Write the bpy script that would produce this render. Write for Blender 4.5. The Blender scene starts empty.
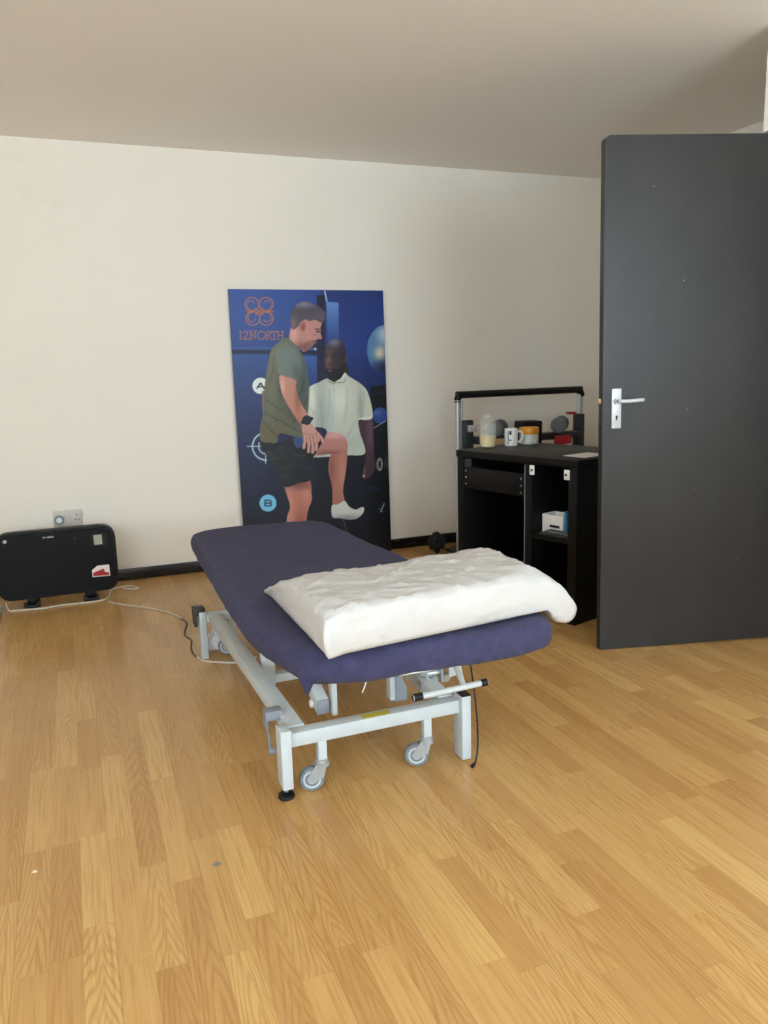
import bpy, bmesh, math, random
import numpy as np
from mathutils import Vector, Matrix, noise
random.seed(7)
C = bpy.context.scene.collection
V = Vector
PI = math.pi

# ------------------------------------------------------------------ materials
def lin(c):
    return tuple(((v/255)/12.92 if v/255 <= .04045 else ((v/255+.055)/1.055)**2.4) for v in c)

def mat(name, rgb, rough=.5, metal=0., spec=.5, var=.0, vscale=20., bump=.0, bscale=200., coat=0., sheen=0., trans=0., alpha=1., stretch=None):
    """Principled material whose colour and relief come from noise nodes. rgb is sRGB 0-255."""
    m = bpy.data.materials.new(name); m.use_nodes = True
    nt = m.node_tree; N = nt.nodes; L = nt.links
    p = N['Principled BSDF']
    col = lin(rgb)
    p.inputs['Roughness'].default_value = rough
    p.inputs['Metallic'].default_value = metal
    p.inputs['Specular IOR Level'].default_value = spec
    p.inputs['Coat Weight'].default_value = coat
    p.inputs['Sheen Weight'].default_value = sheen
    p.inputs['Transmission Weight'].default_value = trans
    p.inputs['Alpha'].default_value = alpha
    tc = N.new('ShaderNodeTexCoord'); mp = N.new('ShaderNodeMapping')
    L.new(tc.outputs['Object'], mp.inputs['Vector'])
    if stretch: mp.inputs['Scale'].default_value = stretch
    n = N.new('ShaderNodeTexNoise'); n.inputs['Scale'].default_value = vscale; n.inputs['Detail'].default_value = 4
    L.new(mp.outputs[0], n.inputs['Vector'])
    r = N.new('ShaderNodeValToRGB'); L.new(n.outputs['Fac'], r.inputs['Fac'])
    r.color_ramp.elements[0].position = .3; r.color_ramp.elements[1].position = .7
    r.color_ramp.elements[0].color = (*[max(0, c*(1-var)) for c in col], 1)
    r.color_ramp.elements[1].color = (*[min(1, c*(1+var)) for c in col], 1)
    L.new(r.outputs['Color'], p.inputs['Base Color'])
    if bump:
        nb = N.new('ShaderNodeTexNoise'); nb.inputs['Scale'].default_value = bscale; nb.inputs['Detail'].default_value = 3
        L.new(mp.outputs[0], nb.inputs['Vector'])
        b = N.new('ShaderNodeBump'); b.inputs['Strength'].default_value = bump; b.inputs['Distance'].default_value = .004
        L.new(nb.outputs['Fac'], b.inputs['Height']); L.new(b.outputs[0], p.inputs['Normal'])
    return m

def floor_material():
    m = bpy.data.materials.new('oak_laminate'); m.use_nodes = True
    nt = m.node_tree; N = nt.nodes; L = nt.links; p = N['Principled BSDF']
    def M(op, a, b=None, c=None):
        n = N.new('ShaderNodeMath'); n.operation = op
        for i, v in enumerate((a, b, c)):
            if v is None: continue
            if isinstance(v, (int, float)): n.inputs[i].default_value = v
            else: L.new(v, n.inputs[i])
        return n.outputs[0]
    def comb(x, y, z):
        n = N.new('ShaderNodeCombineXYZ')
        for i, v in enumerate((x, y, z)):
            if isinstance(v, (int, float)): n.inputs[i].default_value = v
            else: L.new(v, n.inputs[i])
        return n.outputs[0]
    def white(v):
        n = N.new('ShaderNodeTexWhiteNoise'); n.noise_dimensions = '3D'; L.new(v, n.inputs['Vector']); return n.outputs['Value']
    def nz(v, s, d=3., dist=0.):
        n = N.new('ShaderNodeTexNoise'); n.inputs['Scale'].default_value = s; n.inputs['Detail'].default_value = d
        n.inputs['Distortion'].default_value = dist
        L.new(v, n.inputs['Vector']); return n.outputs['Fac']
    def mix(f, a, b, mode='MIX'):
        n = N.new('ShaderNodeMix'); n.data_type = 'RGBA'; n.blend_type = mode
        if isinstance(f, (int, float)): n.inputs[0].default_value = f
        else: L.new(f, n.inputs[0])
        for i, v in ((6, a), (7, b)):
            if isinstance(v, tuple): n.inputs[i].default_value = (*v, 1)
            else: L.new(v, n.inputs[i])
        return n.outputs[2]
    tc = N.new('ShaderNodeTexCoord'); sp = N.new('ShaderNodeSeparateXYZ'); L.new(tc.outputs['Object'], sp.inputs[0])
    x, y = sp.outputs[0], sp.outputs[1]
    W = .0655
    xs = M('DIVIDE', M('ADD', x, .010), W); i = M('FLOOR', xs); fx = M('FRACT', xs)
    ri = white(comb(i, 3.7, 1.1)); rl = white(comb(i, 9.1, 5.3))
    Lp = M('MULTIPLY_ADD', rl, .16, .36)
    ys = M('ADD', M('DIVIDE', y, Lp), M('MULTIPLY', ri, 7.0)); j = M('FLOOR', ys); fy = M('FRACT', ys)
    r1 = white(comb(i, j, 2.0)); r2 = white(comb(i, j, 8.0)); r3 = white(comb(i, j, 15.0))
    # plank tone
    rp = N.new('ShaderNodeValToRGB'); L.new(r1, rp.inputs[0])
    e = rp.color_ramp.elements
    e[0].position = 0; e[0].color = (*lin((177, 134, 80)), 1)
    e[1].position = 1; e[1].color = (*lin((202, 163, 102)), 1)
    k = e.new(.3); k.color = (*lin((188, 146, 89)), 1)
    k = e.new(.7); k.color = (*lin((194, 153, 94)), 1)
    # straight fibres
    pv = comb(M('MULTIPLY', x, 1.0), M('MULTIPLY', y, .035), M('MULTIPLY', r2, 40.0))
    f1 = nz(pv, 170., 4.)
    f2 = nz(pv, 45., 2.)
    # cathedral rings: long parabolas down the middle of some planks
    xl = M('SUBTRACT', fx, M('MULTIPLY_ADD', r3, .5, .25))
    yl = M('SUBTRACT', fy, r2)
    wob = nz(comb(M('MULTIPLY', x, 9.0), M('MULTIPLY', y, 1.1), M('MULTIPLY', r1, 30.0)), 1.6, 2.)
    rad = M('ADD', M('ADD', M('MULTIPLY', M('ABSOLUTE', xl), .85), M('MULTIPLY', yl, .75)), M('MULTIPLY', wob, 1.0))
    ring = M('SINE', M('MULTIPLY', rad, M('MULTIPLY_ADD', r1, 22., 34.)))
    ring = M('MULTIPLY_ADD', ring, .5, .5)
    ring = M('POWER', ring, 2.4)
    rmask = M('GREATER_THAN', r3, .55)
    rmask = M('MULTIPLY', rmask, M('MULTIPLY_ADD', nz(comb(M('MULTIPLY', x, 6.), M('MULTIPLY', y, 1.5), r2), 3.), 1.0, .2))
    col = rp.outputs[0]
    col = mix(M('MULTIPLY', M('MULTIPLY', ring, rmask), .60), col, lin((152, 104, 56)))
    col = mix(M('MULTIPLY', M('SUBTRACT', 1.0, M('SMOOTH_MIN', M('MULTIPLY', f1, 1.8), 1.0, .1)), 1.3), col, lin((162, 116, 64)))
    col = mix(M('MULTIPLY', M('SUBTRACT', f2, .35), .55), col, lin((208, 171, 116)))
    # joints between strips (fine), between boards (three strips) and at the ends
    ex = M('LESS_THAN', M('MULTIPLY', M('MINIMUM', fx, M('SUBTRACT', 1.0, fx)), W), .0005)
    ey = M('LESS_THAN', M('MULTIPLY', M('MINIMUM', fy, M('SUBTRACT', 1.0, fy)), Lp), .0007)
    b3 = M('FRACT', M('DIVIDE', M('ADD', xs, .0), 3.0))
    e3 = M('LESS_THAN', M('MULTIPLY', M('MINIMUM', b3, M('SUBTRACT', 1.0, b3)), 3*W), .0011)
    col = mix(M('MULTIPLY', M('MAXIMUM', ex, ey), .16), col, lin((120, 76, 40)))
    col = mix(M('MULTIPLY', e3, .2), col, lin((110, 70, 38)))
    # a few dried spots with a shape of their own
    for (sx, sy, sr, cc, am) in ((.229, 1.751, .010, (126, 118, 112), .9), (-.178, 1.899, .006, (245, 232, 205), .9), (.36, 3.55, .008, (110, 84, 60), .7), (.045, 3.77, .007, (225, 200, 165), .7)):
        d = N.new('ShaderNodeVectorMath'); d.operation = 'DISTANCE'
        L.new(comb(x, y, 0.), d.inputs[0]); d.inputs[1].default_value = (sx, sy, 0)
        dd = M('ADD', d.outputs['Value'], M('MULTIPLY', M('SUBTRACT', nz(comb(x, y, 0.), 140., 1.), .5), sr*1.2))
        col = mix(M('MULTIPLY', M('LESS_THAN', dd, sr), am), col, lin(cc))
    L.new(col, p.inputs['Base Color'])
    rr = nz(comb(x, y, 0.), 2.5, 3.)
    L.new(M('MULTIPLY_ADD', rr, .08, .20), p.inputs['Roughness'])
    p.inputs['Specular IOR Level'].default_value = .34
    b = N.new('ShaderNodeBump'); b.inputs['Strength'].default_value = .10; b.inputs['Distance'].default_value = .002
    L.new(M('SUBTRACT', f1, M('MULTIPLY', e3, 1.0)), b.inputs['Height']); L.new(b.outputs[0], p.inputs['Normal'])
    return m

def wall_material(name, rgb, marks=.04):
    m = mat(name, rgb, rough=.62, spec=.35, var=.015, vscale=1.3, bump=.06, bscale=60)
    nt = m.node_tree; N = nt.nodes; L = nt.links; p = N['Principled BSDF']
    src = p.inputs['Base Color'].links[0].from_socket
    tc = N.new('ShaderNodeTexCoord')
    n = N.new('ShaderNodeTexNoise'); n.inputs['Scale'].default_value = 3.1; n.inputs['Detail'].default_value = 7; n.inputs['Roughness'].default_value = .68
    L.new(tc.outputs['Object'], n.inputs['Vector'])
    r = N.new('ShaderNodeValToRGB'); L.new(n.outputs['Fac'], r.inputs[0])
    r.color_ramp.elements[0].position = .60; r.color_ramp.elements[0].color = (0, 0, 0, 1)
    r.color_ramp.elements[1].position = .76; r.color_ramp.elements[1].color = (marks, marks, marks, 1)
    mx = N.new('ShaderNodeMix'); mx.data_type = 'RGBA'; L.new(r.outputs[0], mx.inputs[0]); L.new(src, mx.inputs[6])
    mx.inputs[7].default_value = (*lin((150, 142, 126)), 1)
    L.new(mx.outputs[2], p.inputs['Base Color'])
    return m

def door_material():
    """Dark grey gloss paint with dull rubbed patches and small chips."""
    m = mat('charcoal_door_paint', (43, 42, 41), rough=.42, spec=.32, var=.13, vscale=5, stretch=(1.6, 1, .6), bump=.05, bscale=90)
    nt = m.node_tree; N = nt.nodes; L = nt.links; p = N['Principled BSDF']
    src = p.inputs['Base Color'].links[0].from_socket
    tc = N.new('ShaderNodeTexCoord')
    v = N.new('ShaderNodeTexVoronoi'); v.inputs['Scale'].default_value = 10; L.new(tc.outputs['Object'], v.inputs['Vector'])
    lt = N.new('ShaderNodeMath'); lt.operation = 'LESS_THAN'; lt.inputs[1].default_value = .026; L.new(v.outputs['Distance'], lt.inputs[0])
    mx = N.new('ShaderNodeMix'); mx.data_type = 'RGBA'; L.new(lt.outputs[0], mx.inputs[0]); L.new(src, mx.inputs[6])
    mx.inputs[7].default_value = (*lin((118, 116, 108)), 1)
    L.new(mx.outputs[2], p.inputs['Base Color'])
    n = N.new('ShaderNodeTexNoise'); n.inputs['Scale'].default_value = 4.; n.inputs['Detail'].default_value = 5
    L.new(tc.outputs['Object'], n.inputs['Vector'])
    mr = N.new('ShaderNodeMapRange'); mr.inputs[1].default_value = .15; mr.inputs[2].default_value = .85
    mr.inputs[3].default_value = .33; mr.inputs[4].default_value = .44
    L.new(n.outputs['Fac'], mr.inputs[0]); L.new(mr.outputs[0], p.inputs['Roughness'])
    return m

def skirting_material():
    m = mat('black_gloss_paint', (16, 16, 17), rough=.25, spec=.5, var=.1)
    nt = m.node_tree; N = nt.nodes; L = nt.links; p = N['Principled BSDF']
    src = p.inputs['Base Color'].links[0].from_socket
    tc = N.new('ShaderNodeTexCoord'); mp = N.new('ShaderNodeMapping'); mp.inputs['Scale'].default_value = (3, 3, 22)
    L.new(tc.outputs['Object'], mp.inputs['Vector'])
    n = N.new('ShaderNodeTexNoise'); n.inputs['Scale'].default_value = 2.2; n.inputs['Detail'].default_value = 8; n.inputs['Roughness'].default_value = .8
    L.new(mp.outputs[0], n.inputs['Vector'])
    r = N.new('ShaderNodeValToRGB'); r.color_ramp.elements[0].position = .57; r.color_ramp.elements[1].position = .66
    r.color_ramp.elements[1].color = (.55, .55, .55, 1); r.color_ramp.elements[0].color = (0, 0, 0, 1)
    L.new(n.outputs['Fac'], r.inputs[0])
    mx = N.new('ShaderNodeMix'); mx.data_type = 'RGBA'; L.new(r.outputs[0], mx.inputs[0]); L.new(src, mx.inputs[6])
    mx.inputs[7].default_value = (*lin((120, 118, 112)), 1)
    L.new(mx.outputs[2], p.inputs['Base Color'])
    return m

def print_material():
    m = bpy.data.materials.new('printed_board'); m.use_nodes = True
    N = m.node_tree.nodes; L = m.node_tree.links; p = N['Principled BSDF']
    a = N.new('ShaderNodeVertexColor'); a.layer_name = 'print'
    L.new(a.outputs['Color'], p.inputs['Base Color'])
    p.inputs['Roughness'].default_value = .42; p.inputs['Specular IOR Level'].default_value = .35
    return m

M_floor = floor_material()
M_wall = wall_material('cream_wall_paint', (236, 231, 220), .09)
M_ceil = mat('ceiling_paint', (242, 239, 233), rough=.7, spec=.3, var=.01, vscale=1.5, bump=.04, bscale=50)
M_white_wall = mat('white_paint', (240, 237, 228), rough=.6, var=.01, bump=.04, bscale=50)
M_skirt = skirting_material()
M_door = door_material()
M_edge = mat('door_edge_wood', (58, 52, 50), rough=.55, var=.2, vscale=30, stretch=(1, 1, .1))
M_chrome = mat('satin_aluminium', (190, 192, 194), rough=.42, metal=.35, var=.04)
M_steel = mat('brushed_steel', (180, 182, 182), rough=.3, metal=.85, var=.05, vscale=60)
M_frame = mat('pale_grey_powder_coat', (190, 199, 202), rough=.38, spec=.5, var=.02, vscale=40)
M_fork = mat('zinc_plate', (168, 174, 176), rough=.35, metal=.3, var=.05, vscale=50)
M_frame_grey = mat('mid_grey_plastic', (134, 142, 152), rough=.5, var=.05)
M_rubber_grey = mat('grey_rubber', (116, 124, 130), rough=.6, var=.06)
M_black = mat('black_plastic', (16, 16, 18), rough=.45, spec=.3, var=.1)
M_heater = mat('black_heater_steel', (9, 12, 14), rough=.4, spec=.18, var=.08, bump=.02, bscale=400)
M_towel = mat('navy_towelling', (61, 60, 88), rough=.95, spec=.08, var=.16, vscale=34, bump=.6, bscale=420, sheen=.06)
M_linen = mat('white_cotton', (191, 189, 186), rough=.9, spec=.1, var=.02, vscale=16, bump=.9, bscale=34)
M_desk = mat('black_brown_veneer', (12, 11, 12), rough=.45, spec=.22, var=.22, vscale=18, stretch=(.3, .3, 3))
M_desk_dark = mat('black_veneer_inside', (14, 14, 16), rough=.5, var=.2, vscale=18)
M_white = mat('white_plastic', (232, 232, 228), rough=.4, var=.01)
M_offwhite = mat('ivory_plastic', (206, 200, 190), rough=.45, var=.02)
M_cable_w = mat('white_cable', (206, 200, 186), rough=.5, var=.05)
M_cable_b = mat('brown_cable', (84, 66, 54), rough=.5, var=.05)
M_cable_k = mat('black_cable', (22, 22, 26), rough=.5, var=.05)
M_paper = mat('paper_white', (235, 233, 228), rough=.85, var=.02)
M_yellow = mat('yellow_sticker', (190, 176, 60), rough=.5, var=.06)
M_orange = mat('orange_lid', (226, 146, 34), rough=.4, var=.05)
M_jar = mat('pale_jar_contents', (205, 208, 198), rough=.35, var=.05)
M_shake = mat('cream_powder_drink', (232, 203, 128), rough=.7, var=.12, vscale=60)
M_clear = mat('clear_frosted_plastic', (222, 222, 214), rough=.3, spec=.4, alpha=.2)
M_red = mat('red_print', (178, 30, 42), rough=.5, var=.05)
M_card = mat('cardboard', (190, 158, 112), rough=.8, var=.06)
M_gunmetal = mat('grey_iron', (92, 94, 94), rough=.5, var=.08)
M_darkgrey = mat('dark_grey_plastic', (48, 49, 51), rough=.5, var=.08)
M_lcd = mat('grey_green_display', (168, 172, 158), rough=.3, var=.03)
M_cloth_dark = mat('black_cloth', (30, 29, 33), rough=.9, var=.2, bump=.3, bscale=120)
M_blue = mat('blue_card', (66, 128, 168), rough=.6, var=.05)
M_greybook = mat('grey_cover', (92, 95, 100), rough=.6, var=.1)
M_tissue = mat('white_tissue', (232, 234, 238), rough=.9, var=.03)
M_navyprint = mat('dark_blue_print', (34, 34, 66), rough=.4, var=.05)
M_glass = mat('window_glass', (255, 255, 255), rough=.02, spec=.5, alpha=.06)
M_print = print_material()
M_sky_ground = mat('pale_paving', (170, 165, 158), rough=.9, var=.1, vscale=2)

# ------------------------------------------------------------------ mesh helpers
def box(bm, lo, hi, bev=0., seg=2, rot=0., pivot=None, M=None):
    lo, hi = V(lo), V(hi); c = (lo+hi)/2; s = hi-lo
    r = bmesh.ops.create_cube(bm, size=1.0)
    vs = r['verts']
    bmesh.ops.scale(bm, vec=s, verts=vs)
    if bev > 0:
        es = list({e for v in vs for e in v.link_edges})
        g = bmesh.ops.bevel(bm, geom=es, offset=min(bev, min(s)*.45), segments=seg, affect='EDGES', profile=.5)
        vs = list({v for f in g['faces'] for v in f.verts} | {v for v in vs if v.is_valid})
        seen = set(vs); st = list(vs)
        while st:
            v = st.pop()
            for e in v.link_edges:
                w = e.other_vert(v)
                if w not in seen: seen.add(w); st.append(w)
        vs = list(seen)
    bmesh.ops.translate(bm, vec=c, verts=vs)
    if rot:
        bmesh.ops.rotate(bm, cent=pivot or c, matrix=Matrix.Rotation(rot, 3, 'Z'), verts=vs)
    if M is not None:
        bmesh.ops.transform(bm, matrix=M, verts=vs)
    return vs

def beam(bm, p0, p1, w, h, bev=.003, up=(0, 0, 1)):
    """rectangular tube between two points; w sideways, h along up"""
    p0, p1 = V(p0), V(p1); d = p1-p0; L = d.length; d.normalize()
    s = d.cross(V(up)).normalized(); u = s.cross(d).normalized()
    M = Matrix((( *s, 0), (*d, 0), (*u, 0), (0, 0, 0, 1))).transposed()
    M = Matrix.Translation((p0+p1)/2) @ M
    box(bm, (-w/2, -L/2, -h/2), (w/2, L/2, h/2), bev, M=M)

def cyl(bm, p0, p1, r, r2=None, seg=24, bev=0.):
    p0, p1 = V(p0), V(p1); d = p1-p0; L = d.length
    M = Matrix.Translation((p0+p1)/2) @ d.to_track_quat('Z', 'Y').to_matrix().to_4x4()
    g = bmesh.ops.create_cone(bm, cap_ends=True, segments=seg, radius1=r, radius2=r if r2 is None else r2, depth=L, matrix=M)
    if bev:
        es = [e for e in {e for v in g['verts'] for e in v.link_edges} if any(len(f.verts) > 4 for f in e.link_faces)]
        bmesh.ops.bevel(bm, geom=es, offset=bev, segments=2, affect='EDGES')

def smooth_path(pts, n=6):
    pts = [V(p) for p in pts]; out = []
    for i in range(len(pts)-1):
        a, b, c, d = pts[max(i-1, 0)], pts[i], pts[i+1], pts[min(i+2, len(pts)-1)]
        for k in range(n):
            t = k/n
            out.append(.5*((2*b)+(c-a)*t+(2*a-5*b+4*c-d)*t*t+(3*b-a-3*c+d)*t**3))
    out.append(pts[-1]); return out

def tube(bm, pts, r, seg=10, smooth=0):
    if smooth: pts = smooth_path(pts, smooth)
    pts = [V(p) for p in pts]; rings = []
    up = V((0, 0, 1))
    for i, p in enumerate(pts):
        d = (pts[min(i+1, len(pts)-1)]-pts[max(i-1, 0)]).normalized()
        s = d.cross(up)
        if s.length < 1e-3: s = d.cross(V((0, 1, 0)))
        s.normalize(); u = s.cross(d).normalized()
        rings.append([bm.verts.new(p+(s*math.cos(a)+u*math.sin(a))*r) for a in (2*PI*k/seg for k in range(seg))])
    for a, b in zip(rings, rings[1:]):
        for k in range(seg): bm.faces.new((a[k], a[(k+1) % seg], b[(k+1) % seg], b[k]))
    bm.faces.new(rings[0]); bm.faces.new(list(reversed(rings[-1])))

def lathe(bm, prof, c=(0, 0, 0), seg=36, cap=True):
    c = V(c); rings = []
    for r, z in prof:
        rings.append([bm.verts.new(c+V((r*math.cos(2*PI*k/seg), r*math.sin(2*PI*k/seg), z))) for k in range(seg)])
    for a, b in zip(rings, rings[1:]):
        for k in range(seg): bm.faces.new((a[k], a[(k+1) % seg], b[(k+1) % seg], b[k]))
    if cap:
        bm.faces.new(list(reversed(rings[0]))); bm.faces.new(rings[-1])

def prism(bm, pts, d):
    """extrude the planar polygon pts (3D) along vector d"""
    d = V(d); a = [bm.verts.new(V(p)) for p in pts]; b = [bm.verts.new(V(p)+d) for p in pts]
    n = len(a); bm.faces.new(a); bm.faces.new(list(reversed(b)))
    for i in range(n): bm.faces.new((a[i], b[i], b[(i+1) % n], a[(i+1) % n]))

def wloc(o):
    l = V((0, 0, 0))
    while o: l += V(o.location); o = o.parent
    return l

def obj(name, bm, m, parent=None, origin=None, shade=35):
    bmesh.ops.recalc_face_normals(bm, faces=bm.faces)
    me = bpy.data.meshes.new(name)
    o0 = wloc(parent) if parent else V(origin or (0, 0, 0))
    bmesh.ops.translate(bm, vec=-o0, verts=bm.verts)
    bm.to_mesh(me); bm.free()
    me.materials.append(m)
    if shade:
        me.shade_smooth()
        me.set_sharp_from_angle(angle=math.radians(shade))
    o = bpy.data.objects.new(name, me); C.objects.link(o)
    if parent: o.parent = parent
    else: o.location = o0
    return o

def thing(name, label, cat, loc, group=None):
    o = bpy.data.objects.new(name, None); C.objects.link(o); o.location = loc; o.empty_display_size = .05
    return tag(o, label, cat, group)
def tag(o, label, cat, group=None):
    o['label'] = label; o['category'] = cat
    if group: o['group'] = group
    return o
def struct(o, label=None):
    o['kind'] = 'structure'
    if label: o['label'] = label
    return o
def B(): return bmesh.new()
def boxes(name, m, parent, *bs, bev=0., origin=None):
    bm = B()
    for lo, hi in bs: box(bm, lo, hi, bev)
    return obj(name, bm, m, parent, origin)

# ------------------------------------------------------------------ room
W = 4.628; HC = 2.35; XR = 3.44; XL = -2.2; YF = -2.0
XN = 2.515     # left end of the short wall behind the door
struct(boxes('floor', M_floor, None, ((XL-.1, YF-.1, -.06), (XR+.1, W+.1, 0))), 'oak effect laminate floor of narrow strips')
struct(boxes('ceiling', M_ceil, None, ((XL-.1, YF-.1, HC), (XR+.1, W+.1, HC+.08))), 'plain off-white ceiling')
struct(boxes('wall_back', M_wall, None, ((XL-.1, W, 0), (XR+.1, W+.1, HC))), 'cream painted wall behind the poster board')
struct(boxes('wall_right', M_wall, None, ((XR, .9, 0), (XR+.1, W, HC))), 'cream side wall beyond the dark door')
LW0, LW1 = -1.9, -.1      # unseen side window on the left, added to raise the ambient light
struct(boxes('wall_left', M_wall, None, ((XL-.1, YF, 0), (XL, LW0, HC)), ((XL-.1, LW1, 0), (XL, W, HC)), ((XL-.1, LW0, 0), (XL, LW1, .75)), ((XL-.1, LW0, 2.12), (XL, LW1, HC))))
w3 = struct(boxes('window_3', M_white, None, ((XL-.08, LW0, .75), (XL-.03, LW0+.06, 2.12)), ((XL-.08, LW1-.06, .75), (XL-.03, LW1, 2.12)), ((XL-.08, -1.035, .75), (XL-.03, -.965, 2.12)), ((XL-.08, LW0, .75), (XL-.03, LW1, .81)), ((XL-.08, LW0, 2.06), (XL-.03, LW1, 2.12))))  # frame of the added window that holds the left fill lamp
boxes('pane', M_glass, w3, ((XL-.058, LW0+.05, .80), (XL-.052, LW1-.05, 2.07)))
struct(boxes('wall_nib', M_white_wall, None, ((2.80, 2.315, 0), (XR, 2.415, HC))))
# right-hand wall in front of the door, with the doorway the open door belongs to
struct(boxes('wall_doorway', M_white_wall, None, ((2.70, YF, 0), (2.80, 1.52, HC)), ((2.70, 1.52, 2.03), (2.80, 2.415, HC)), ((2.70, 2.385, 0), (2.80, 2.415, 2.03)), ((2.50, YF, 1.985), (2.70, 2.405, HC))), 'white wall and boxed lintel over the doorway beside the dark door')
struct(boxes('wall_hall', M_white_wall, None, ((2.80, .8, 0), (XR+.1, .9, HC))))
struct(boxes('trim_1', M_white_wall, None, ((2.685, 1.46, 0), (2.70, 1.52, 1.95)), ((2.685, 1.46, 1.95), (2.70, 2.30, 1.985)), bev=.003))
# window wall behind the camera
wins = [(-1.60, -.50), (.75, 2.42)]
WZ0, WZ1 = .75, 2.12
segs = [((XL-.1, YF-.1, 0), (2.80, YF, WZ0)), ((XL-.1, YF-.1, WZ1), (2.80, YF, HC))]
xs = [XL-.1] + [v for w in wins for v in w] + [2.80]
for a, b in zip(xs[0::2], xs[1::2]): segs.append(((a, YF-.1, WZ0), (b, YF, WZ1)))
struct(boxes('wall_front', M_white_wall, None, *segs))
for n, (a, b) in enumerate(wins):
    c = (a+b)/2; y0, y1 = YF-.08, YF-.03
    w = struct(boxes('window_%d' % (n+1), M_white, None,
        ((a, y0, WZ0), (a+.06, y1, WZ1)), ((b-.06, y0, WZ0), (b, y1, WZ1)), ((c-.035, y0, WZ0), (c+.035, y1, WZ1)),
        ((a, y0, WZ0), (b, y1, WZ0+.06)), ((a, y0, WZ1-.06), (b, y1, WZ1))))
    boxes('pane', M_glass, w, ((a+.05, YF-.058, WZ0+.05), (b-.05, YF-.052, WZ1-.05)))
def skirt(name, lo, hi):
    struct(boxes(name, M_skirt, None, (lo, hi), bev=.006))
skirt('baseboard_back', (XL, W-.018, 0), (XR, W, .066))
skirt('baseboard_right', (XR-.018, 2.415, 0), (XR, W-.018, .058))
skirt('baseboard_left', (XL, YF, 0), (XL+.018, W-.018, .058))

# ------------------------------------------------------------------ open door
d0 = V((1.925, 2.543, 0)); d1 = V((2.664, 2.341, 0)); du = (d1-d0).normalized(); dn = V((du.y, -du.x, 0))  # dn faces the camera
dw = (d1-d0).length
Rz = math.atan2(du.y, du.x)
sag = math.radians(.75)
# frame of the leaf: x from latch edge to hinge edge, y into the room behind, z up; it hangs a little low at the latch side
MD = Matrix.Translation(d0) @ Matrix.Rotation(Rz, 4, 'Z') @ Matrix.Translation((dw, 0, .0)) @ Matrix.Rotation(-sag, 4, 'Y') @ Matrix.Translation((-dw, 0, .0105))
bm = B()
H_ = 1.969; r_ = .022
pts = [(0, 0, 0), (dw, 0, 0), (dw, 0, H_)] + [(r_-r_*math.sin(a), 0, H_-.010-.008*0+(-r_+r_*math.cos(a))*.45+.010*math.cos(a)) for a in (PI/2*k/6 for k in range(7))]
prism(bm, pts, (0, .040, 0))
es = [e for e in bm.edges if len(e.link_faces) == 2 and e.calc_face_angle(0) > .9]
bmesh.ops.bevel(bm, geom=es, offset=.002, segments=2, affect='EDGES')
bmesh.ops.transform(bm, matrix=MD, verts=bm.verts)
door = struct(obj('door_1', bm, M_door, None, d0), 'dark grey painted door standing open at the right')
def dpart(name, m, build, parent=door):
    bm = B(); build(bm); bmesh.ops.transform(bm, matrix=MD, verts=bm.verts); return obj(name, bm, m, parent)
def plate(bm):
    box(bm, (.0345, -.006, .902), (.0735, .0005, 1.055), .003)
hp = dpart('handle_plate', M_chrome, plate); hp['label'] = 'silver handle plate with keyhole'
def lever(bm):
    cyl(bm, (.054, -.004, 1.008), (.054, -.020, 1.008), .0125)
    cyl(bm, (.054, -.018, 1.008), (.054, -.048, 1.008), .008)
    tube(bm, [(.054, -.048, 1.008), (.063, -.052, 1.008), (.09, -.052, 1.008), (.125, -.051, 1.010), (.139, -.048, 1.010), (.142, -.042, 1.010)], .0078, 12, 4)
lv = dpart('lever_handle', M_chrome, lever, hp)
def keyhole(bm):
    cyl(bm, (.0545, -.0075, .948), (.0545, -.004, .948), .0045)
    box(bm, (.0518, -.0075, .934), (.0572, -.004, .948))
dpart('keyhole', M_black, keyhole, hp)
for (sx, sz) in ((.0405, 1.047), (.0675, 1.047), (.0405, .910), (.0675, .910)):
    dpart('screw', M_steel, lambda bm: cyl(bm, (sx, -.0075, sz), (sx, -.004, sz), .0033, seg=12), hp)
lt = dpart('latch', M_card, lambda bm: box(bm, (-.010, .012, 1.000), (.001, .028, 1.018), .002)); lt['label'] = 'brass latch bolt on the door edge'
dpart('deadbolt', M_black, lambda bm: box(bm, (-.006, .012, .893), (.001, .026, .907), .001))
dpart('edge_plate', M_edge, lambda bm: box(bm, (-.0012, .009, .87), (.0006, .031, 1.045)))

# ------------------------------------------------------------------ poster board (a printed picture on a flat board)
Hm = np.array([[661.0309, -44.5041, 101.8338], [9.1572, -681.2698, 1134.4433], [.0758, -.0348, 1.]])
BW, BH = .940, 1.616
NX, NY = 256, 440; SS = 2
u = (np.arange(NX*SS)+.5)/(NX*SS)*BW; v = (np.arange(NY*SS)+.5)/(NY*SS)*BH
UU, VV = np.meshgrid(u, v)
den = Hm[2, 0]*UU+Hm[2, 1]*VV+1
PX = (Hm[0, 0]*UU+Hm[0, 1]*VV+Hm[0, 2])/den; PY = (Hm[1, 0]*UU+Hm[1, 1]*VV+Hm[1, 2])/den
IM = np.zeros((NY*SS, NX*SS, 3))
def rgb(*c): return np.array(c, float)
def lerp(t, *stops):
    """stops: (pos, rgb)"""
    t = np.asarray(t); out = np.zeros(t.shape+(3,))
    ps = [s[0] for s in stops]
    for k in range(3): out[..., k] = np.interp(t, ps, [s[1][k] for s in stops])
    return out
def spline(pts, n=7):
    out = []; m = len(pts)
    for i in range(m):
        a, b, c, d = (np.array(pts[(i+k) % m], float) for k in (-1, 0, 1, 2))
        for q in range(n):
            t = q/n
            out.append(.5*(2*b+(c-a)*t+(2*a-5*b+4*c-d)*t*t+(3*b-a-3*c+d)*t**3))
    return np.array(out)
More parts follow.
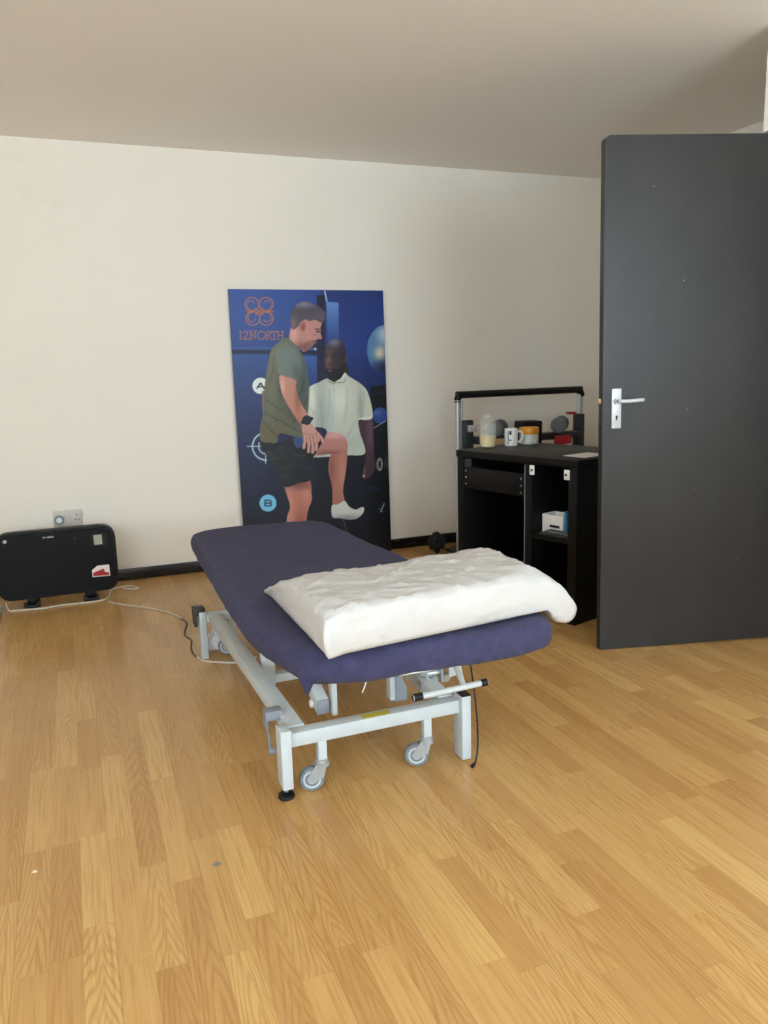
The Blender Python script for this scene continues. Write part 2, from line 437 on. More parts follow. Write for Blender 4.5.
def inside(pts):
    pts = np.asarray(pts, float)
    lo, hi = pts.min(0)-1, pts.max(0)+1
    bb = (PX >= lo[0]) & (PX <= hi[0]) & (PY >= lo[1]) & (PY <= hi[1])
    x, y = PX[bb], PY[bb]; c = np.zeros(x.shape, bool)
    for (x0, y0), (x1, y1) in zip(pts, np.roll(pts, -1, 0)):
        if y0 == y1: continue
        k = ((y0 > y) != (y1 > y)) & (x < (x1-x0)*(y-y0)/(y1-y0)+x0); c ^= k
    out = np.zeros(PX.shape, bool); out[bb] = c; return out
def fill(mask, col, a=1.):
    c = col if isinstance(col, np.ndarray) and col.ndim == 1 else col[mask]
    if isinstance(a, np.ndarray): aa = a[mask][:, None]
    else: aa = a
    IM[mask] = IM[mask]*(1-aa)+c*aa
def poly(pts, col, smooth=True, a=1.):
    m = inside(spline(pts) if smooth else pts); fill(m, col, a); return m
def ell(cx, cy, rx, ry, col, a=1.):
    m = ((PX-cx)/rx)**2+((PY-cy)/ry)**2 < 1; fill(m, col, a); return m
def soft(mask, cx, cy, rx, ry, col, a=1.):
    w = np.exp(-(((PX-cx)/rx)**2+((PY-cy)/ry)**2))*a; fill(mask, col, w)
def stroke(pts, w, col, a=1.):
    for (x0, y0), (x1, y1) in zip(pts, pts[1:]):
        dx, dy = x1-x0, y1-y0; L2 = dx*dx+dy*dy+1e-9
        t = np.clip(((PX-x0)*dx+(PY-y0)*dy)/L2, 0, 1)
        fill((PX-x0-t*dx)**2+(PY-y0-t*dy)**2 < (w/2)**2, col, a)
def arc(cx, cy, r, a0, a1, w, col, r1=None):
    n = 22; r1 = r if r1 is None else r1
    stroke([(cx+(r+(r1-r)*k/n)*math.cos(math.radians(a0+(a1-a0)*k/n)), cy+(r+(r1-r)*k/n)*math.sin(math.radians(a0+(a1-a0)*k/n))) for k in range(n+1)], w, col)
ALL = np.ones(PX.shape, bool)
# backdrop
IM[:] = lerp(PY, (30, rgb(46, 84, 160)), (270, rgb(40, 74, 140)), (520, rgb(30, 50, 100)), (760, rgb(20, 30, 64)), (1000, rgb(15, 18, 36)))
soft(ALL, 120, 130, 160, 120, rgb(62, 100, 176), .55)
poly([(395, 20), (700, 20), (720, 1140), (400, 1140)], lerp(PY, (30, rgb(34, 62, 130)), (260, rgb(34, 66, 140)), (420, rgb(26, 46, 104)), (560, rgb(14, 18, 40)), (1000, rgb(12, 13, 22))), False)
for yy in (150, 230, 300): stroke([(430, yy), (600, yy)], 2, rgb(26, 48, 108), .6)
poly([(40, 262), (400, 266), (400, 276), (40, 272)], rgb(58, 92, 160), False)
poly([(40, 276), (400, 280), (400, 294), (40, 290)], rgb(18, 30, 66), False)
poly([(50, 296), (186, 296), (180, 900), (88, 960)], lerp(PY, (296, rgb(50, 88, 152)), (480, rgb(36, 62, 116)), (700, rgb(24, 38, 80)), (960, rgb(16, 22, 46))), False)
poly([(325, 300), (380, 300), (380, 420), (325, 420)], lerp(PY, (300, rgb(64, 106, 176)), (420, rgb(38, 64, 126))), False)
poly([(380, 60), (412, 60), (416, 420), (384, 420)], rgb(18, 28, 64), False)
poly([(418, 86), (466, 90), (468, 240), (424, 250)], lerp(PY, (86, rgb(112, 152, 212)), (240, rgb(48, 80, 150))), False)
stroke([(412, 44), (420, 84)], 5, rgb(190, 206, 232))
# gym ball and equipment at the right
m = ell(652, 275, 74, 98, rgb(74, 116, 164))
soft(m, 650, 215, 40, 38, rgb(206, 218, 226), .9); soft(m, 628, 290, 26, 30, rgb(226, 212, 184), 1.); soft(m, 660, 350, 60, 34, rgb(20, 34, 66), 1.); soft(m, 590, 270, 12, 60, rgb(88, 150, 190), .7)
for k in range(5): stroke([(600+k*4, 195+k*30), (670, 188+k*34)], 1.5, rgb(60, 90, 130), .25)
poly([(590, 420), (660, 410), (700, 1100), (600, 1100)], rgb(11, 12, 20), False)
ell(630, 534, 30, 32, rgb(48, 78, 144)); soft(ALL, 620, 522, 14, 12, rgb(110, 140, 196), .6)
stroke([(606, 582), (650, 556)], 4, rgb(170, 178, 190), .8); stroke([(600, 450), (650, 440)], 6, rgb(34, 38, 50))
ell(628, 726, 12, 26, rgb(150, 148, 140)); ell(628, 726, 6, 16, rgb(40, 40, 46)); ell(660, 720, 16, 26, rgb(50, 52, 60))
stroke([(632, 912), (646, 880)], 5, rgb(150, 156, 168)); stroke([(640, 912), (626, 900)], 4, rgb(120, 128, 140)); ell(600, 822, 26, 10, rgb(22, 34, 60))
# marks on the doors
stroke([(108, 655), (160, 655)], 4, rgb(176, 200, 206)); stroke([(180, 690), (180, 722)], 4, rgb(176, 200, 206))
arc(182, 655, 54, 90, 290, 6, rgb(184, 208, 212)); arc(182, 655, 30, 90, 290, 5, rgb(176, 200, 206))
ell(160, 417, 32, 32, rgb(232, 238, 234))
stroke([(146, 426), (160, 406), (174, 428)], 6, rgb(26, 34, 50)); stroke([(150, 421), (172, 421)], 5, rgb(26, 34, 50))
ell(189, 878, 33, 33, rgb(128, 198, 230))
bc = rgb(20, 34, 58)
stroke([(177, 867), (177, 889), (199, 889), (203, 884), (199, 878), (177, 878)], 5, bc); stroke([(177, 867), (198, 867), (202, 872), (199, 878)], 5, bc)
# logo and name
og = rgb(186, 122, 84)
for cx, cy, sx, sy in ((126, 96, -1, -1), (182, 96, 1, -1), (130, 152, -1, 1), (182, 152, 1, 1)):
    arc(cx, cy, 27, 0, 360, 4.2, og)
    a0 = math.degrees(math.atan2(sy, sx))
    arc(cx, cy, 27, a0+180, a0+180+sx*sy*300, 3.2, og, 9)
stroke([(98, 125), (154, 125), (212, 124)], 3.5, og)
stroke([(140, 110), (154, 124), (168, 138)], 4, og); stroke([(168, 110), (154, 124), (140, 138)], 4, og)
def glyph(x, strokes, w=3.6):
    for s in strokes: stroke([(x+a, 234-b) for a, b in s], w, og)
glyph(77, [[(0, 28), (4, 32), (4, 0)], [(0, 0), (9, 0)]])
glyph(93, [[(0, 24), (3, 31), (11, 32), (16, 26), (14, 18), (0, 0), (19, 0), (20, 5)]])
glyph(119, [[(2, 0), (2, 30), (20, 2), (20, 32)], [(-3, 32), (4, 32)], [(-2, 0), (6, 0)], [(16, 32), (25, 32)]])
arc(163, 218, 15.5, 0, 360, 3.6, og)
glyph(183, [[(2, 0), (2, 31), (12, 31), (17, 25), (13, 17), (3, 16)], [(9, 16), (19, 0), (22, 0)], [(-2, 0), (7, 0)]])
glyph(205, [[(8, 0), (8, 31)], [(-1, 26), (-1, 31), (18, 31), (18, 26)], [(4, 0), (13, 0)]])
glyph(228, [[(1, 0), (1, 31)], [(18, 0), (18, 31)], [(1, 16), (18, 16)], [(-2, 0), (5, 0)], [(-2, 31), (5, 31)], [(14, 0), (22, 0)], [(14, 31), (22, 31)]])
# man standing behind, in a pale polo shirt
poly([(372, 680), (575, 676), (606, 1140), (360, 1140)], lerp(PY, (680, rgb(18, 22, 40)), (1000, rgb(14, 16, 28))), False)
m = poly([(546, 548), (598, 542), (604, 610), (607, 700), (612, 735), (600, 762), (578, 782), (562, 776), (566, 730), (572, 700), (562, 640), (550, 600)], rgb(78, 56, 62))
soft(m, 590, 600, 16, 70, rgb(118, 92, 110), .7); stroke([(570, 740), (566, 776)], 6, rgb(120, 90, 84)); ell(566, 772, 5, 6, rgb(186, 150, 128))
poly([(418, 340), (496, 330), (502, 390), (470, 402), (430, 396)], rgb(44, 34, 40))
m = poly([(392, 402), (424, 388), (450, 402), (488, 366), (508, 380), (566, 420), (590, 470), (600, 540), (572, 552), (545, 552), (550, 600), (570, 682), (500, 690), (440, 694), (378, 698), (352, 690), (344, 560), (344, 436)], rgb(202, 205, 192))
soft(m, 400, 560, 26, 160, rgb(150, 166, 168), .65); soft(m, 552, 500, 12, 70, rgb(150, 160, 150), .7); soft(m, 470, 470, 40, 60, rgb(228, 234, 222), .7); soft(m, 520, 640, 50, 40, rgb(178, 190, 180), .7); soft(m, 362, 470, 14, 60, rgb(236, 240, 228), .7); soft(m, 440, 540, 10, 70, rgb(172, 196, 202), .6)
for (a_, b_, c_, d_, w_, al) in ((392, 470, 402, 640, 8, .22), (430, 430, 420, 560, 9, .18), (500, 430, 486, 560, 10, .16), (530, 560, 470, 650, 8, .22), (380, 600, 450, 670, 8, .2), (566, 440, 556, 540, 6, .25), (352, 500, 372, 540, 5, .25)):
    for q in range(3): stroke([(a_, b_), ((a_+c_)/2+6, (b_+d_)/2), (c_, d_)], w_*(3-q)/2, rgb(140, 156, 156), al*.4)
stroke([(424, 398), (446, 410), (462, 398)], 5, rgb(160, 160, 148)); stroke([(462, 400), (492, 372)], 4, rgb(232, 236, 226)); stroke([(462, 404), (486, 404), (494, 392)], 4, rgb(150, 150, 140)); stroke([(545, 548), (597, 540)], 5, rgb(226, 230, 220)); stroke([(446, 412), (450, 470)], 2, rgb(164, 172, 164), .7)
m = poly([(412, 290), (418, 254), (438, 234), (462, 231), (484, 244), (494, 276), (494, 320), (488, 352), (470, 384), (444, 392), (424, 380), (412, 340)], rgb(66, 50, 56))
soft(m, 450, 246, 30, 20, rgb(128, 136, 172), .85); soft(m, 426, 320, 14, 34, rgb(142, 104, 92), .85); soft(m, 482, 300, 16, 50, rgb(40, 30, 38), .7); soft(m, 432, 282, 14, 10, rgb(108, 88, 96), .6)
m = poly([(416, 346), (424, 352), (440, 350), (462, 352), (484, 330), (494, 326), (490, 360), (472, 390), (444, 398), (424, 386)], rgb(24, 18, 24)); ell(434, 358, 9, 3.5, rgb(126, 84, 82))
ell(418, 303, 5, 3, rgb(28, 20, 24)); ell(446, 304, 8, 3, rgb(28, 20, 24)); stroke([(412, 295), (424, 293)], 3, rgb(30, 22, 28)); stroke([(438, 293), (456, 295)], 3, rgb(30, 22, 28)); ell(430, 332, 8, 6, rgb(96, 66, 62)); ell(496, 312, 5, 14, rgb(86, 64, 74))
# man in front: standing leg, raised leg, shorts, shirt, head, arm
sk = rgb(200, 146, 126)
m = poly([(254, 806), (300, 790), (352, 786), (360, 840), (360, 870), (346, 910), (342, 960), (352, 1140), (262, 1140), (262, 950), (276, 890)], rgb(188, 128, 110))
soft(m, 268, 900, 22, 100, rgb(222, 166, 150), .6); soft(m, 340, 840, 20, 40, rgb(212, 150, 130), .7); soft(m, 316, 960, 16, 60, rgb(150, 96, 84), .5); soft(m, 310, 806, 60, 18, rgb(120, 78, 70), .8)
m = poly([(438, 684), (470, 660), (498, 650), (500, 700), (494, 760), (484, 830), (490, 884), (446, 890), (442, 820), (428, 760), (428, 716)], rgb(176, 122, 106))
soft(m, 440, 740, 12, 60, rgb(138, 92, 84), .7); soft(m, 480, 750, 14, 70, rgb(206, 152, 132), .6)
m = poly([(366, 664), (400, 600), (440, 600), (480, 608), (500, 636), (500, 668), (470, 682), (430, 686), (370, 690)], rgb(190, 136, 128))
soft(m, 450, 612, 50, 14, rgb(224, 178, 178), .8); soft(m, 430, 682, 60, 12, rgb(134, 88, 82), .8)
m = poly([(440, 888), (462, 884), (490, 870), (508, 892), (534, 904), (556, 894), (567, 898), (562, 918), (540, 938), (510, 943), (470, 938), (442, 932)], rgb(212, 211, 204))
soft(m, 500, 936, 60, 12, rgb(150, 146, 150), .8); stroke([(484, 940), (498, 990), (500, 1010)], 4, rgb(104, 100, 112), .8)
m = poly([(160, 628), (230, 640), (300, 610), (345, 590), (388, 580), (420, 594), (402, 640), (372, 690), (356, 730), (356, 786), (310, 800), (256, 814), (230, 770), (200, 712), (168, 668)], rgb(20, 22, 26))
for q in range(26):
    cx, cy = random.uniform(180, 350), random.uniform(650, 790); soft(m, cx, cy, random.uniform(6, 16), random.uniform(4, 10), rgb(*random.choice(((54, 58, 58), (8, 9, 12), (40, 46, 52), (64, 66, 62)))), .75)
poly([(290, 622), (330, 618), (330, 650), (300, 660)], rgb(58, 82, 128)); poly([(384, 584), (420, 594), (402, 632), (380, 610)], rgb(34, 44, 78))
poly([(166, 440), (178, 450), (180, 510), (168, 520)], rgb(150, 112, 104))
m = poly([(262, 228), (232, 244), (202, 276), (184, 350), (174, 440), (170, 520), (158, 580), (160, 632), (192, 640), (224, 640), (236, 604), (300, 618), (332, 614), (342, 560), (350, 470), (350, 400), (338, 330), (318, 286), (290, 246)], rgb(108, 112, 92))
soft(m, 250, 300, 60, 50, rgb(140, 150, 144), .7); soft(m, 200, 400, 20, 120, rgb(132, 126, 98), .6); soft(m, 330, 420, 18, 110, rgb(72, 92, 98), .8); soft(m, 210, 600, 60, 40, rgb(114, 104, 66), .8); soft(m, 290, 500, 30, 80, rgb(78, 78, 58), .7); soft(m, 240, 420, 10, 60, rgb(70, 70, 54), .6)
for k in range(4): stroke([(200+k*8, 560-k*14), (290+k*6, 540-k*20)], 3, rgb(78, 76, 54), .5)
for (a_, b_, c_, d_, w_, al) in ((180, 470, 250, 520, 7, .3), (176, 520, 262, 570, 8, .3), (170, 560, 230, 620, 8, .3), (330, 400, 300, 470, 8, .3), (340, 470, 290, 560, 9, .3), (250, 560, 320, 600, 7, .3), (214, 300, 196, 400, 8, .2)):
    for q in range(3): stroke([(a_, b_), ((a_+c_)/2+5, (b_+d_)/2+5), (c_, d_)], w_*(3-q)/2, rgb(66, 66, 48), al*.4)
m = poly([(236, 282), (268, 262), (302, 288), (318, 330), (312, 372), (300, 398), (262, 380), (230, 374), (228, 320)], rgb(122, 134, 126)); soft(m, 304, 370, 18, 40, rgb(84, 94, 92), .7); stroke([(230, 374), (262, 381), (300, 398)], 3, rgb(72, 80, 74))
m = poly([(234, 378), (264, 382), (300, 396), (298, 420), (316, 480), (350, 540), (344, 566), (322, 572), (290, 530), (258, 476), (240, 432)], sk)
soft(m, 246, 420, 12, 40, rgb(228, 188, 170), .7); soft(m, 306, 470, 14, 60, rgb(150, 96, 80), .7); soft(m, 318, 552, 16, 18, rgb(176, 118, 100), .6)
# hand: palm, thumb and four fingers
poly([(324, 572), (352, 562), (376, 586), (392, 616), (386, 640), (340, 640), (326, 610)], rgb(206, 160, 146))
for pts in ([(384, 604), (400, 624), (406, 640)], [(372, 610), (380, 650), (378, 668)], [(358, 612), (366, 656), (364, 678)], [(344, 612), (350, 650), (348, 676)], [(332, 606), (334, 636), (330, 660)]):
    stroke(pts, 13, rgb(156, 108, 98)); stroke(pts, 10, rgb(206, 160, 148))
stroke([(326, 560), (360, 546)], 14, rgb(22, 24, 28)); ell(342, 552, 18, 19, rgb(20, 22, 26)); ell(342, 552, 11, 12, rgb(52, 58, 66)); ell(341, 551, 5, 5, rgb(24, 26, 30))
# head of the man in front
m = poly([(272, 226), (282, 180), (296, 156), (330, 150), (372, 152), (400, 166), (396, 186), (396, 206), (386, 228), (378, 246), (366, 258), (346, 276), (328, 284), (312, 268), (288, 246)], rgb(196, 144, 134))
soft(m, 290, 210, 16, 40, rgb(232, 184, 168), .7); soft(m, 350, 210, 22, 30, rgb(208, 150, 142), .6); soft(m, 320, 266, 20, 20, rgb(128, 80, 76), .8); soft(m, 376, 190, 16, 20, rgb(190, 146, 150), .6)
m = poly([(332, 250), (350, 240), (372, 238), (376, 252), (352, 274), (330, 282)], rgb(126, 84, 78), True, .6); ell(378, 240, 7, 4, rgb(96, 52, 56)); poly([(366, 262), (378, 250), (380, 272), (372, 280)], rgb(20, 24, 36)); ell(374, 272, 5, 5, rgb(200, 208, 220))
ell(386, 204, 8, 3.5, rgb(52, 36, 44)); stroke([(374, 194), (398, 194)], 4, rgb(86, 60, 62)); poly([(390, 204), (401, 228), (393, 234), (384, 226)], rgb(188, 140, 140)); ell(372, 216, 8, 3, rgb(150, 104, 104), .6)
m = poly([(278, 168), (280, 128), (296, 100), (330, 84), (362, 92), (404, 116), (415, 140), (410, 164), (396, 168), (376, 158), (350, 162), (336, 156), (318, 168), (306, 184), (286, 196)], rgb(88, 82, 94))
soft(m, 330, 96, 40, 14, rgb(142, 140, 160), .8); soft(m, 288, 170, 14, 26, rgb(150, 122, 122), .7); soft(m, 390, 140, 20, 16, rgb(110, 104, 120), .6)
for k in range(9): stroke([(300+k*11, 106+abs(k-4)*3), (312+k*11, 132+k*2)], 2, rgb(62, 56, 66), .5)
m = ell(326, 182, 13, 22, rgb(182, 124, 118)); soft(m, 326, 186, 7, 13, rgb(128, 78, 76), .8)
IM = IM.reshape(NY, SS, NX, SS, 3).mean((1, 3))
board = thing('poster_board', 'tall blue gym poster board with two printed men leaning on the cream wall', 'poster', (1.36, W-.04, 0))
y_b, y_t = W-.052, W-.022     # front face leans back a little
x0 = .893
bm = B()
prism(bm, [(x0, y_b, 0), (x0, y_b+.010, 0), (x0, y_t+.010, BH), (x0, y_t, BH)], (BW, 0, 0))
obj('backing_board', bm, M_navyprint, board)
gx = np.linspace(0, 1, NX); gz = np.linspace(0, 1, NY)
GX, GZ = np.meshgrid(gx, gz)
co = np.stack([x0+.001+GX*(BW-.002), y_b+(y_t-y_b)*GZ-.0006, .001+GZ*(BH-.002)], -1).reshape(-1, 3)-np.array([1.36, W-.04, 0])
idx = np.arange(NX*NY).reshape(NY, NX)
fc = np.stack([idx[:-1, :-1], idx[:-1, 1:], idx[1:, 1:], idx[1:, :-1]], -1).reshape(-1, 4)
me = bpy.data.meshes.new('printed_picture'); me.from_pydata(co.tolist(), [], fc.tolist())
ca = me.color_attributes.new('print', 'FLOAT_COLOR', 'POINT')
t = np.clip(IM/255, 0, 1)**1.13; t = np.where(t <= .04045, t/12.92, ((t+.055)/1.055)**2.4)
ca.data.foreach_set('color', np.concatenate([t.reshape(-1, 3), np.ones((NX*NY, 1))], 1).astype(np.float32).ravel())
me.materials.append(M_print)
pr = bpy.data.objects.new('printed_picture', me); C.objects.link(pr); pr.parent = board
pr['label'] = 'printed picture of a man raising one knee beside a man in a polo shirt'

# ------------------------------------------------------------------ treatment couch
couch = thing('treatment_couch', 'pale grey steel treatment couch under a navy towelling cover', 'treatment couch', (.74, 2.55, 0))
mx0, mx1, my0, my1 = .392, 1.118, 1.625, 3.545     # plan of the padded top
def topz(y): return .535-.038*(y-my0)             # the top falls slightly towards the wall
PLAN = [(.60, 1.590), (.73, 1.584), (.87, 1.582), (.99, 1.586), (1.055, 1.602), (1.088, 1.640), (1.098, 1.72), (1.092, 1.9), (1.080, 2.15), (1.066, 2.5), (1.062, 2.85), (1.066, 3.2), (1.066, 3.40), (1.045, 3.51), (.98, 3.555), (.86, 3.575), (.70, 3.585), (.56, 3.582), (.485, 3.555), (.448, 3.49), (.437, 3.38), (.424, 3.1), (.410, 2.8), (.394, 2.4), (.384, 2.10), (.389, 1.93), (.410, 1.79), (.440, 1.68), (.505, 1.612)]
def outline(inset, n=6):
    out = []; m_ = len(PLAN)
    for i in range(m_):
        a, b, c, d = (V((*PLAN[(i+k) % m_], 0)) for k in (-1, 0, 1, 2))
        q_ = max(3, int((c-b).length/.014))
        for k in range(q_):
            t = k/q_
            p = .5*((2*b)+(c-a)*t+(2*a-5*b+4*c-d)*t*t+(3*b-a-3*c+d)*t**3)
            out.append((.745+(p.x-.745)*(1-inset/.34), 2.585+(p.y-2.585)*(1-inset/1.0)))
    return out
base = outline(0); nb = len(base); cx0, cy0 = .745, 2.585
bm = B(); rings = []
prof = [(.006, -.074), (.001, -.066), (-.002, -.055), (-.003, -.040), (.001, -.023), (.009, -.010), (.021, -.003), (.040, 0)] + [(None, s) for s in (.86, .74, .62, .50, .38, .26, .14)]
for pi_, (ins, dz) in enumerate(prof):
    ring = []
    for (x, y) in base:
        dx, dy = x-cx0, y-cy0
        if ins is None:
            hx, hy = (mx1-mx0)/2, (my1-my0)/2
            k = dz*(1-.04/hx); X, Y = cx0+dx*k, cy0+dy*k; z = topz(Y)
        else:
            L = math.hypot(dx, dy)
            # inset along the outline normal, approximated by scaling on each side
            X = cx0+dx*(1-ins/((mx1-mx0)/2)); Y = cy0+dy*(1-ins/((my1-my0)/2)); z = topz(Y)+dz
        n1 = noise.noise((X*5, Y*5, 3)); n2 = noise.noise((X*16+Y*5, Y*7, z*9)); n3 = noise.noise((X*8-Y*14, Y*6+X*4, 5.))
        if ins is None or ins > .015:
            z += .0035*n1+.003*n3
        else:
            f = 1+.006*n2; X = cx0+(X-cx0)*f; Y = cy0+(Y-cy0)*(1+.003*n2)
        if ins is not None and dz < -.05:
            z += .004*n1+.004*noise.noise((X*20, Y*20, 0))
            g = math.exp(-(((x-.446)**2+(y-1.668)**2)/.00022))   # a gathered corner hangs lower
            z -= g*.042; X -= g*.004; Y -= g*.006
        ring.append(bm.verts.new((X, Y, z)))
    rings.append(ring)
for a, b in zip(rings, rings[1:]):
    for k in range(nb): bm.faces.new((a[k], a[(k+1) % nb], b[(k+1) % nb], b[k]))
cv = bm.verts.new((cx0, cy0, topz(cy0)))
for k in range(nb): bm.faces.new((rings[-1][k], rings[-1][(k+1) % nb], cv))
bm.faces.new(list(reversed(rings[0])))
bmesh.ops.subdivide_edges(bm, edges=[e for e in bm.edges if e.calc_length() > .03], cuts=1, use_grid_fill=True, smooth=0)
for v_ in bm.verts:
    if v_.co.z > topz(v_.co.y)-.02:
        X, Y = v_.co.x, v_.co.y
        cr_ = max(0, 1-abs(noise.noise((X*6+Y*9, Y*3-X*7, 2)))*5)      # long shallow creases
        v_.co.z += .0035*cr_*max(0, noise.noise((X*3, Y*3, 9))+.25)
o = obj('fitted_cover', bm, M_towel, couch, shade=180); o['label'] = 'navy towelling fitted cover'
bm = B(); bo = outline(.018)
a = [bm.verts.new((x, y, topz(y)-.078)) for x, y in bo]; b = [bm.verts.new((x, y, topz(y)-.062)) for x, y in bo]
bm.faces.new(a); bm.faces.new(b)
for k in range(len(a)): bm.faces.new((a[k], a[(k+1) % len(a)], b[(k+1) % len(a)], b[k]))
o = obj('top_board', bm, M_white, couch); o['label'] = 'white board under the padded top'
# upper frame carrying the board
bm = B()
for X in (.60, .90): beam(bm, (X, 1.80, topz(1.80)-.094), (X, 3.35, topz(3.35)-.094), .03, .03)
for Y in (2.05, 3.0): beam(bm, (.60, Y, topz(Y)-.094), (.90, Y, topz(Y)-.094), .03, .03)
obj('upper_frame', bm, M_frame, couch)
def leg(x0_, x1_, y0_, y1_, z0, z1, foot, cap=False):
    bm = B(); box(bm, (x0_, y0_, z0), (x1_, y1_, z1), .003); l = obj('leg', bm, M_frame, couch)
    c = ((x0_+x1_)/2, (y0_+y1_)/2)
    if foot:
        bm = B(); lathe(bm, [(.021, 0), (.024, .004), (.022, .012), (.010, .018)], (*c, 0)); f = obj('foot_pad', bm, M_black, l)
        bm = B(); cyl(bm, (*c, .015), (*c, z0+.004), .006); obj('foot_screw', bm, M_steel, l)
    if cap:
        boxes('end_cap', M_black, l, ((x0_, y0_, z1-.0005), (x1_, y1_, z1+.003)), bev=.001)
    return l
leg(.445, .475, 1.945, 2.003, .036, .206, True)
leg(.993, 1.023, 1.952, 2.010, .003, .203, False, True)
leg(.412, .440, 3.145, 3.195, .0, .200, False)
leg(1.033, 1.061, 3.145, 3.195, .0, .200, False)
def bar(name, m, *segs_, w=.04, h=.04, parent=couch):
    bm = B()
    for p, q in segs_: beam(bm, p, q, w, h)
    return obj(name, bm, m, parent)
cb = bar('crossbar', M_frame, ((.4755, 1.984, .168), (.9925, 1.989, .168)), w=.042, h=.040)
boxes('warning_label', M_yellow, cb, ((.690, 1.970, .1882), (.775, 1.996, .1890)))['label'] = 'yellow warning sticker on the crossbar'
bar('crossbar', M_frame, ((.441, 3.165, .172), (1.032, 3.165, .172)), w=.03, h=.036)
bar('side_rail', M_frame, ((.505, 2.006, .170), (.475, 3.150, .170)), w=.048, h=.042)
bar('side_rail', M_frame, ((.968, 2.011, .170), (.998, 3.150, .170)), w=.048, h=.042)
def caster(sx, sy, ang, ztop):
    c = obj('caster', *(lambda bm: (box(bm, (sx-.0125, sy-.0125, .092), (sx+.0125, sy+.0125, ztop), .002), bm)[1:])(B()), M_frame, couch)
    ca_, sa_ = math.cos(ang), math.sin(ang)          # trailing direction
    t_ = V((ca_, sa_, 0)); ax = V((-sa_, ca_, 0)); p = V((sx, sy, 0)); wc = p+t_*.030+V((0, 0, .036))
    bm = B(); cyl(bm, p+V((0, 0, .080)), p+V((0, 0, .094)), .018); cyl(bm, p+V((0, 0, .074)), p+V((0, 0, .081)), .021)
    for s in (-1, 1):
        q = ax*(s*.0135)
        prism(bm, [p-t_*.013+V((0, 0, .082))+q, p+t_*.016+V((0, 0, .082))+q, p+t_*.038+V((0, 0, .052))+q, wc+t_*.010+V((0, 0, -.004))+q, wc-t_*.006+V((0, 0, -.009))+q, p-t_*.004+V((0, 0, .045))+q], ax*(s*.0022))
    cyl(bm, wc-ax*.017, wc+ax*.017, .0045, seg=12)
    f = obj('fork', bm, M_fork, c)
    bm = B()
    for r0, z0 in (((0,), 0),):
        prof_ = [(.020, -.0105), (.0325, -.0105), (.0358, -.006), (.036, 0), (.0358, .006), (.0325, .0105), (.020, .0105)]
        lathe(bm, prof_, cap=True, seg=40)
    Mw = Matrix.Translation(wc) @ V(ax).to_track_quat('Z', 'Y').to_matrix().to_4x4()
    bmesh.ops.transform(bm, matrix=Mw, verts=bm.verts); w_ = obj('wheel', bm, M_rubber_grey, c)
    return c
def caster_hub(c, sx, sy, ang):
    ca_, sa_ = math.cos(ang), math.sin(ang); t_ = V((ca_, sa_, 0)); ax = V((-sa_, ca_, 0)); wc = V((sx, sy, 0))+t_*.030+V((0, 0, .036))
    bm = B()
    lathe(bm, [(.004, -.0122), (.012, -.0122), (.0135, -.0090), (.0190, -.0090), (.0205, -.0116), (.0245, -.0116), (.026, -.0100), (.026, .0100), (.0245, .0116), (.0205, .0116), (.0190, .0090), (.0135, .0090), (.012, .0122), (.004, .0122)], seg=36)
    Mw = Matrix.Translation(wc) @ V(ax).to_track_quat('Z', 'Y').to_matrix().to_4x4()
    bmesh.ops.transform(bm, matrix=Mw, verts=bm.verts); obj('wheel_hub', bm, M_frame, c)
for sx, sy, an, zt in ((.566, 1.976, PI-.24, .149), (.888, 1.978, PI-.36, .149), (.545, 3.150, PI-.5, .156), (.93, 3.150, PI-.5, .156)):
    cc = caster(sx, sy, an, zt); caster_hub(cc, sx, sy, an)
# brake lever with its grey clamp on the left rail
bl = boxes('rail_clamp', M_frame_grey, couch, ((.438, 2.085, .178), (.488, 2.125, .206)), ((.438, 2.085, .150), (.446, 2.125, .180)), bev=.003)
bm = B(); beam(bm, (.441, 2.100, .180), (.436, 2.035, .118), .006, .016, .002); cyl(bm, (.430, 2.030, .116), (.446, 2.030, .116), .010, seg=16)
obj('brake_lever', bm, M_frame_grey, bl)
boxes('rail_clamp', M_darkgrey, couch, ((.392, 3.150, .184), (.440, 3.215, .214)), ((.392, 3.150, .140), (.404, 3.210, .186)), bev=.003)
# lifting linkage
def arm(x, ya, yb, za, zb):
    bm = B(); beam(bm, (x, ya, za), (x, yb, zb), .036, .044); a_ = obj('lifting_arm', bm, M_frame, couch)
    bm = B(); beam(bm, (x, ya-.008, za-.002), (x, ya+.0, za-.0005), .037, .046); obj('arm_end_plate', bm, M_frame_grey, a_)
    bm = B(); lathe(bm, [(.002, 0), (.011, .001), (.013, .008), (.010, .014), (.002, .016)], seg=18)
    bmesh.ops.transform(bm, matrix=Matrix.Translation((x-.018, ya+.022, za+.004)) @ Matrix.Rotation(-PI/2, 4, 'Y'), verts=bm.verts); obj('bolt_cap', bm, M_offwhite, a_)
    return a_
arm(.606, 2.085, 2.62, .196, .372)
arm(.900, 2.30, 2.62, .262, .372)
def post(name, lo, hi, m=M_frame): return boxes(name, m, couch, (lo, hi), bev=.003)
post('post', (.632, 2.070, .165), (.648, 2.105, topz(2.08)-.080))
pr_ = post('post', (.818, 2.080, .172), (.834, 2.115, topz(2.08)-.080))
bm = B(); prism(bm, [(.835, 2.086, .30), (.835, 2.086, .165), (.874, 2.086, .165), (.874, 2.086, .205)], (0, .006, 0)); obj('gusset_plate', bm, M_frame_grey, pr_)
post('post', (.528, 2.535, .095), (.575, 2.560, topz(2.55)-.080))
post('post', (.928, 2.535, .095), (.975, 2.560, topz(2.55)-.080))
bm = B(); beam(bm, (.528, 2.56, .115), (.975, 2.56, .115), .04, .03); obj('lower_crossbar', bm, M_frame, couch)
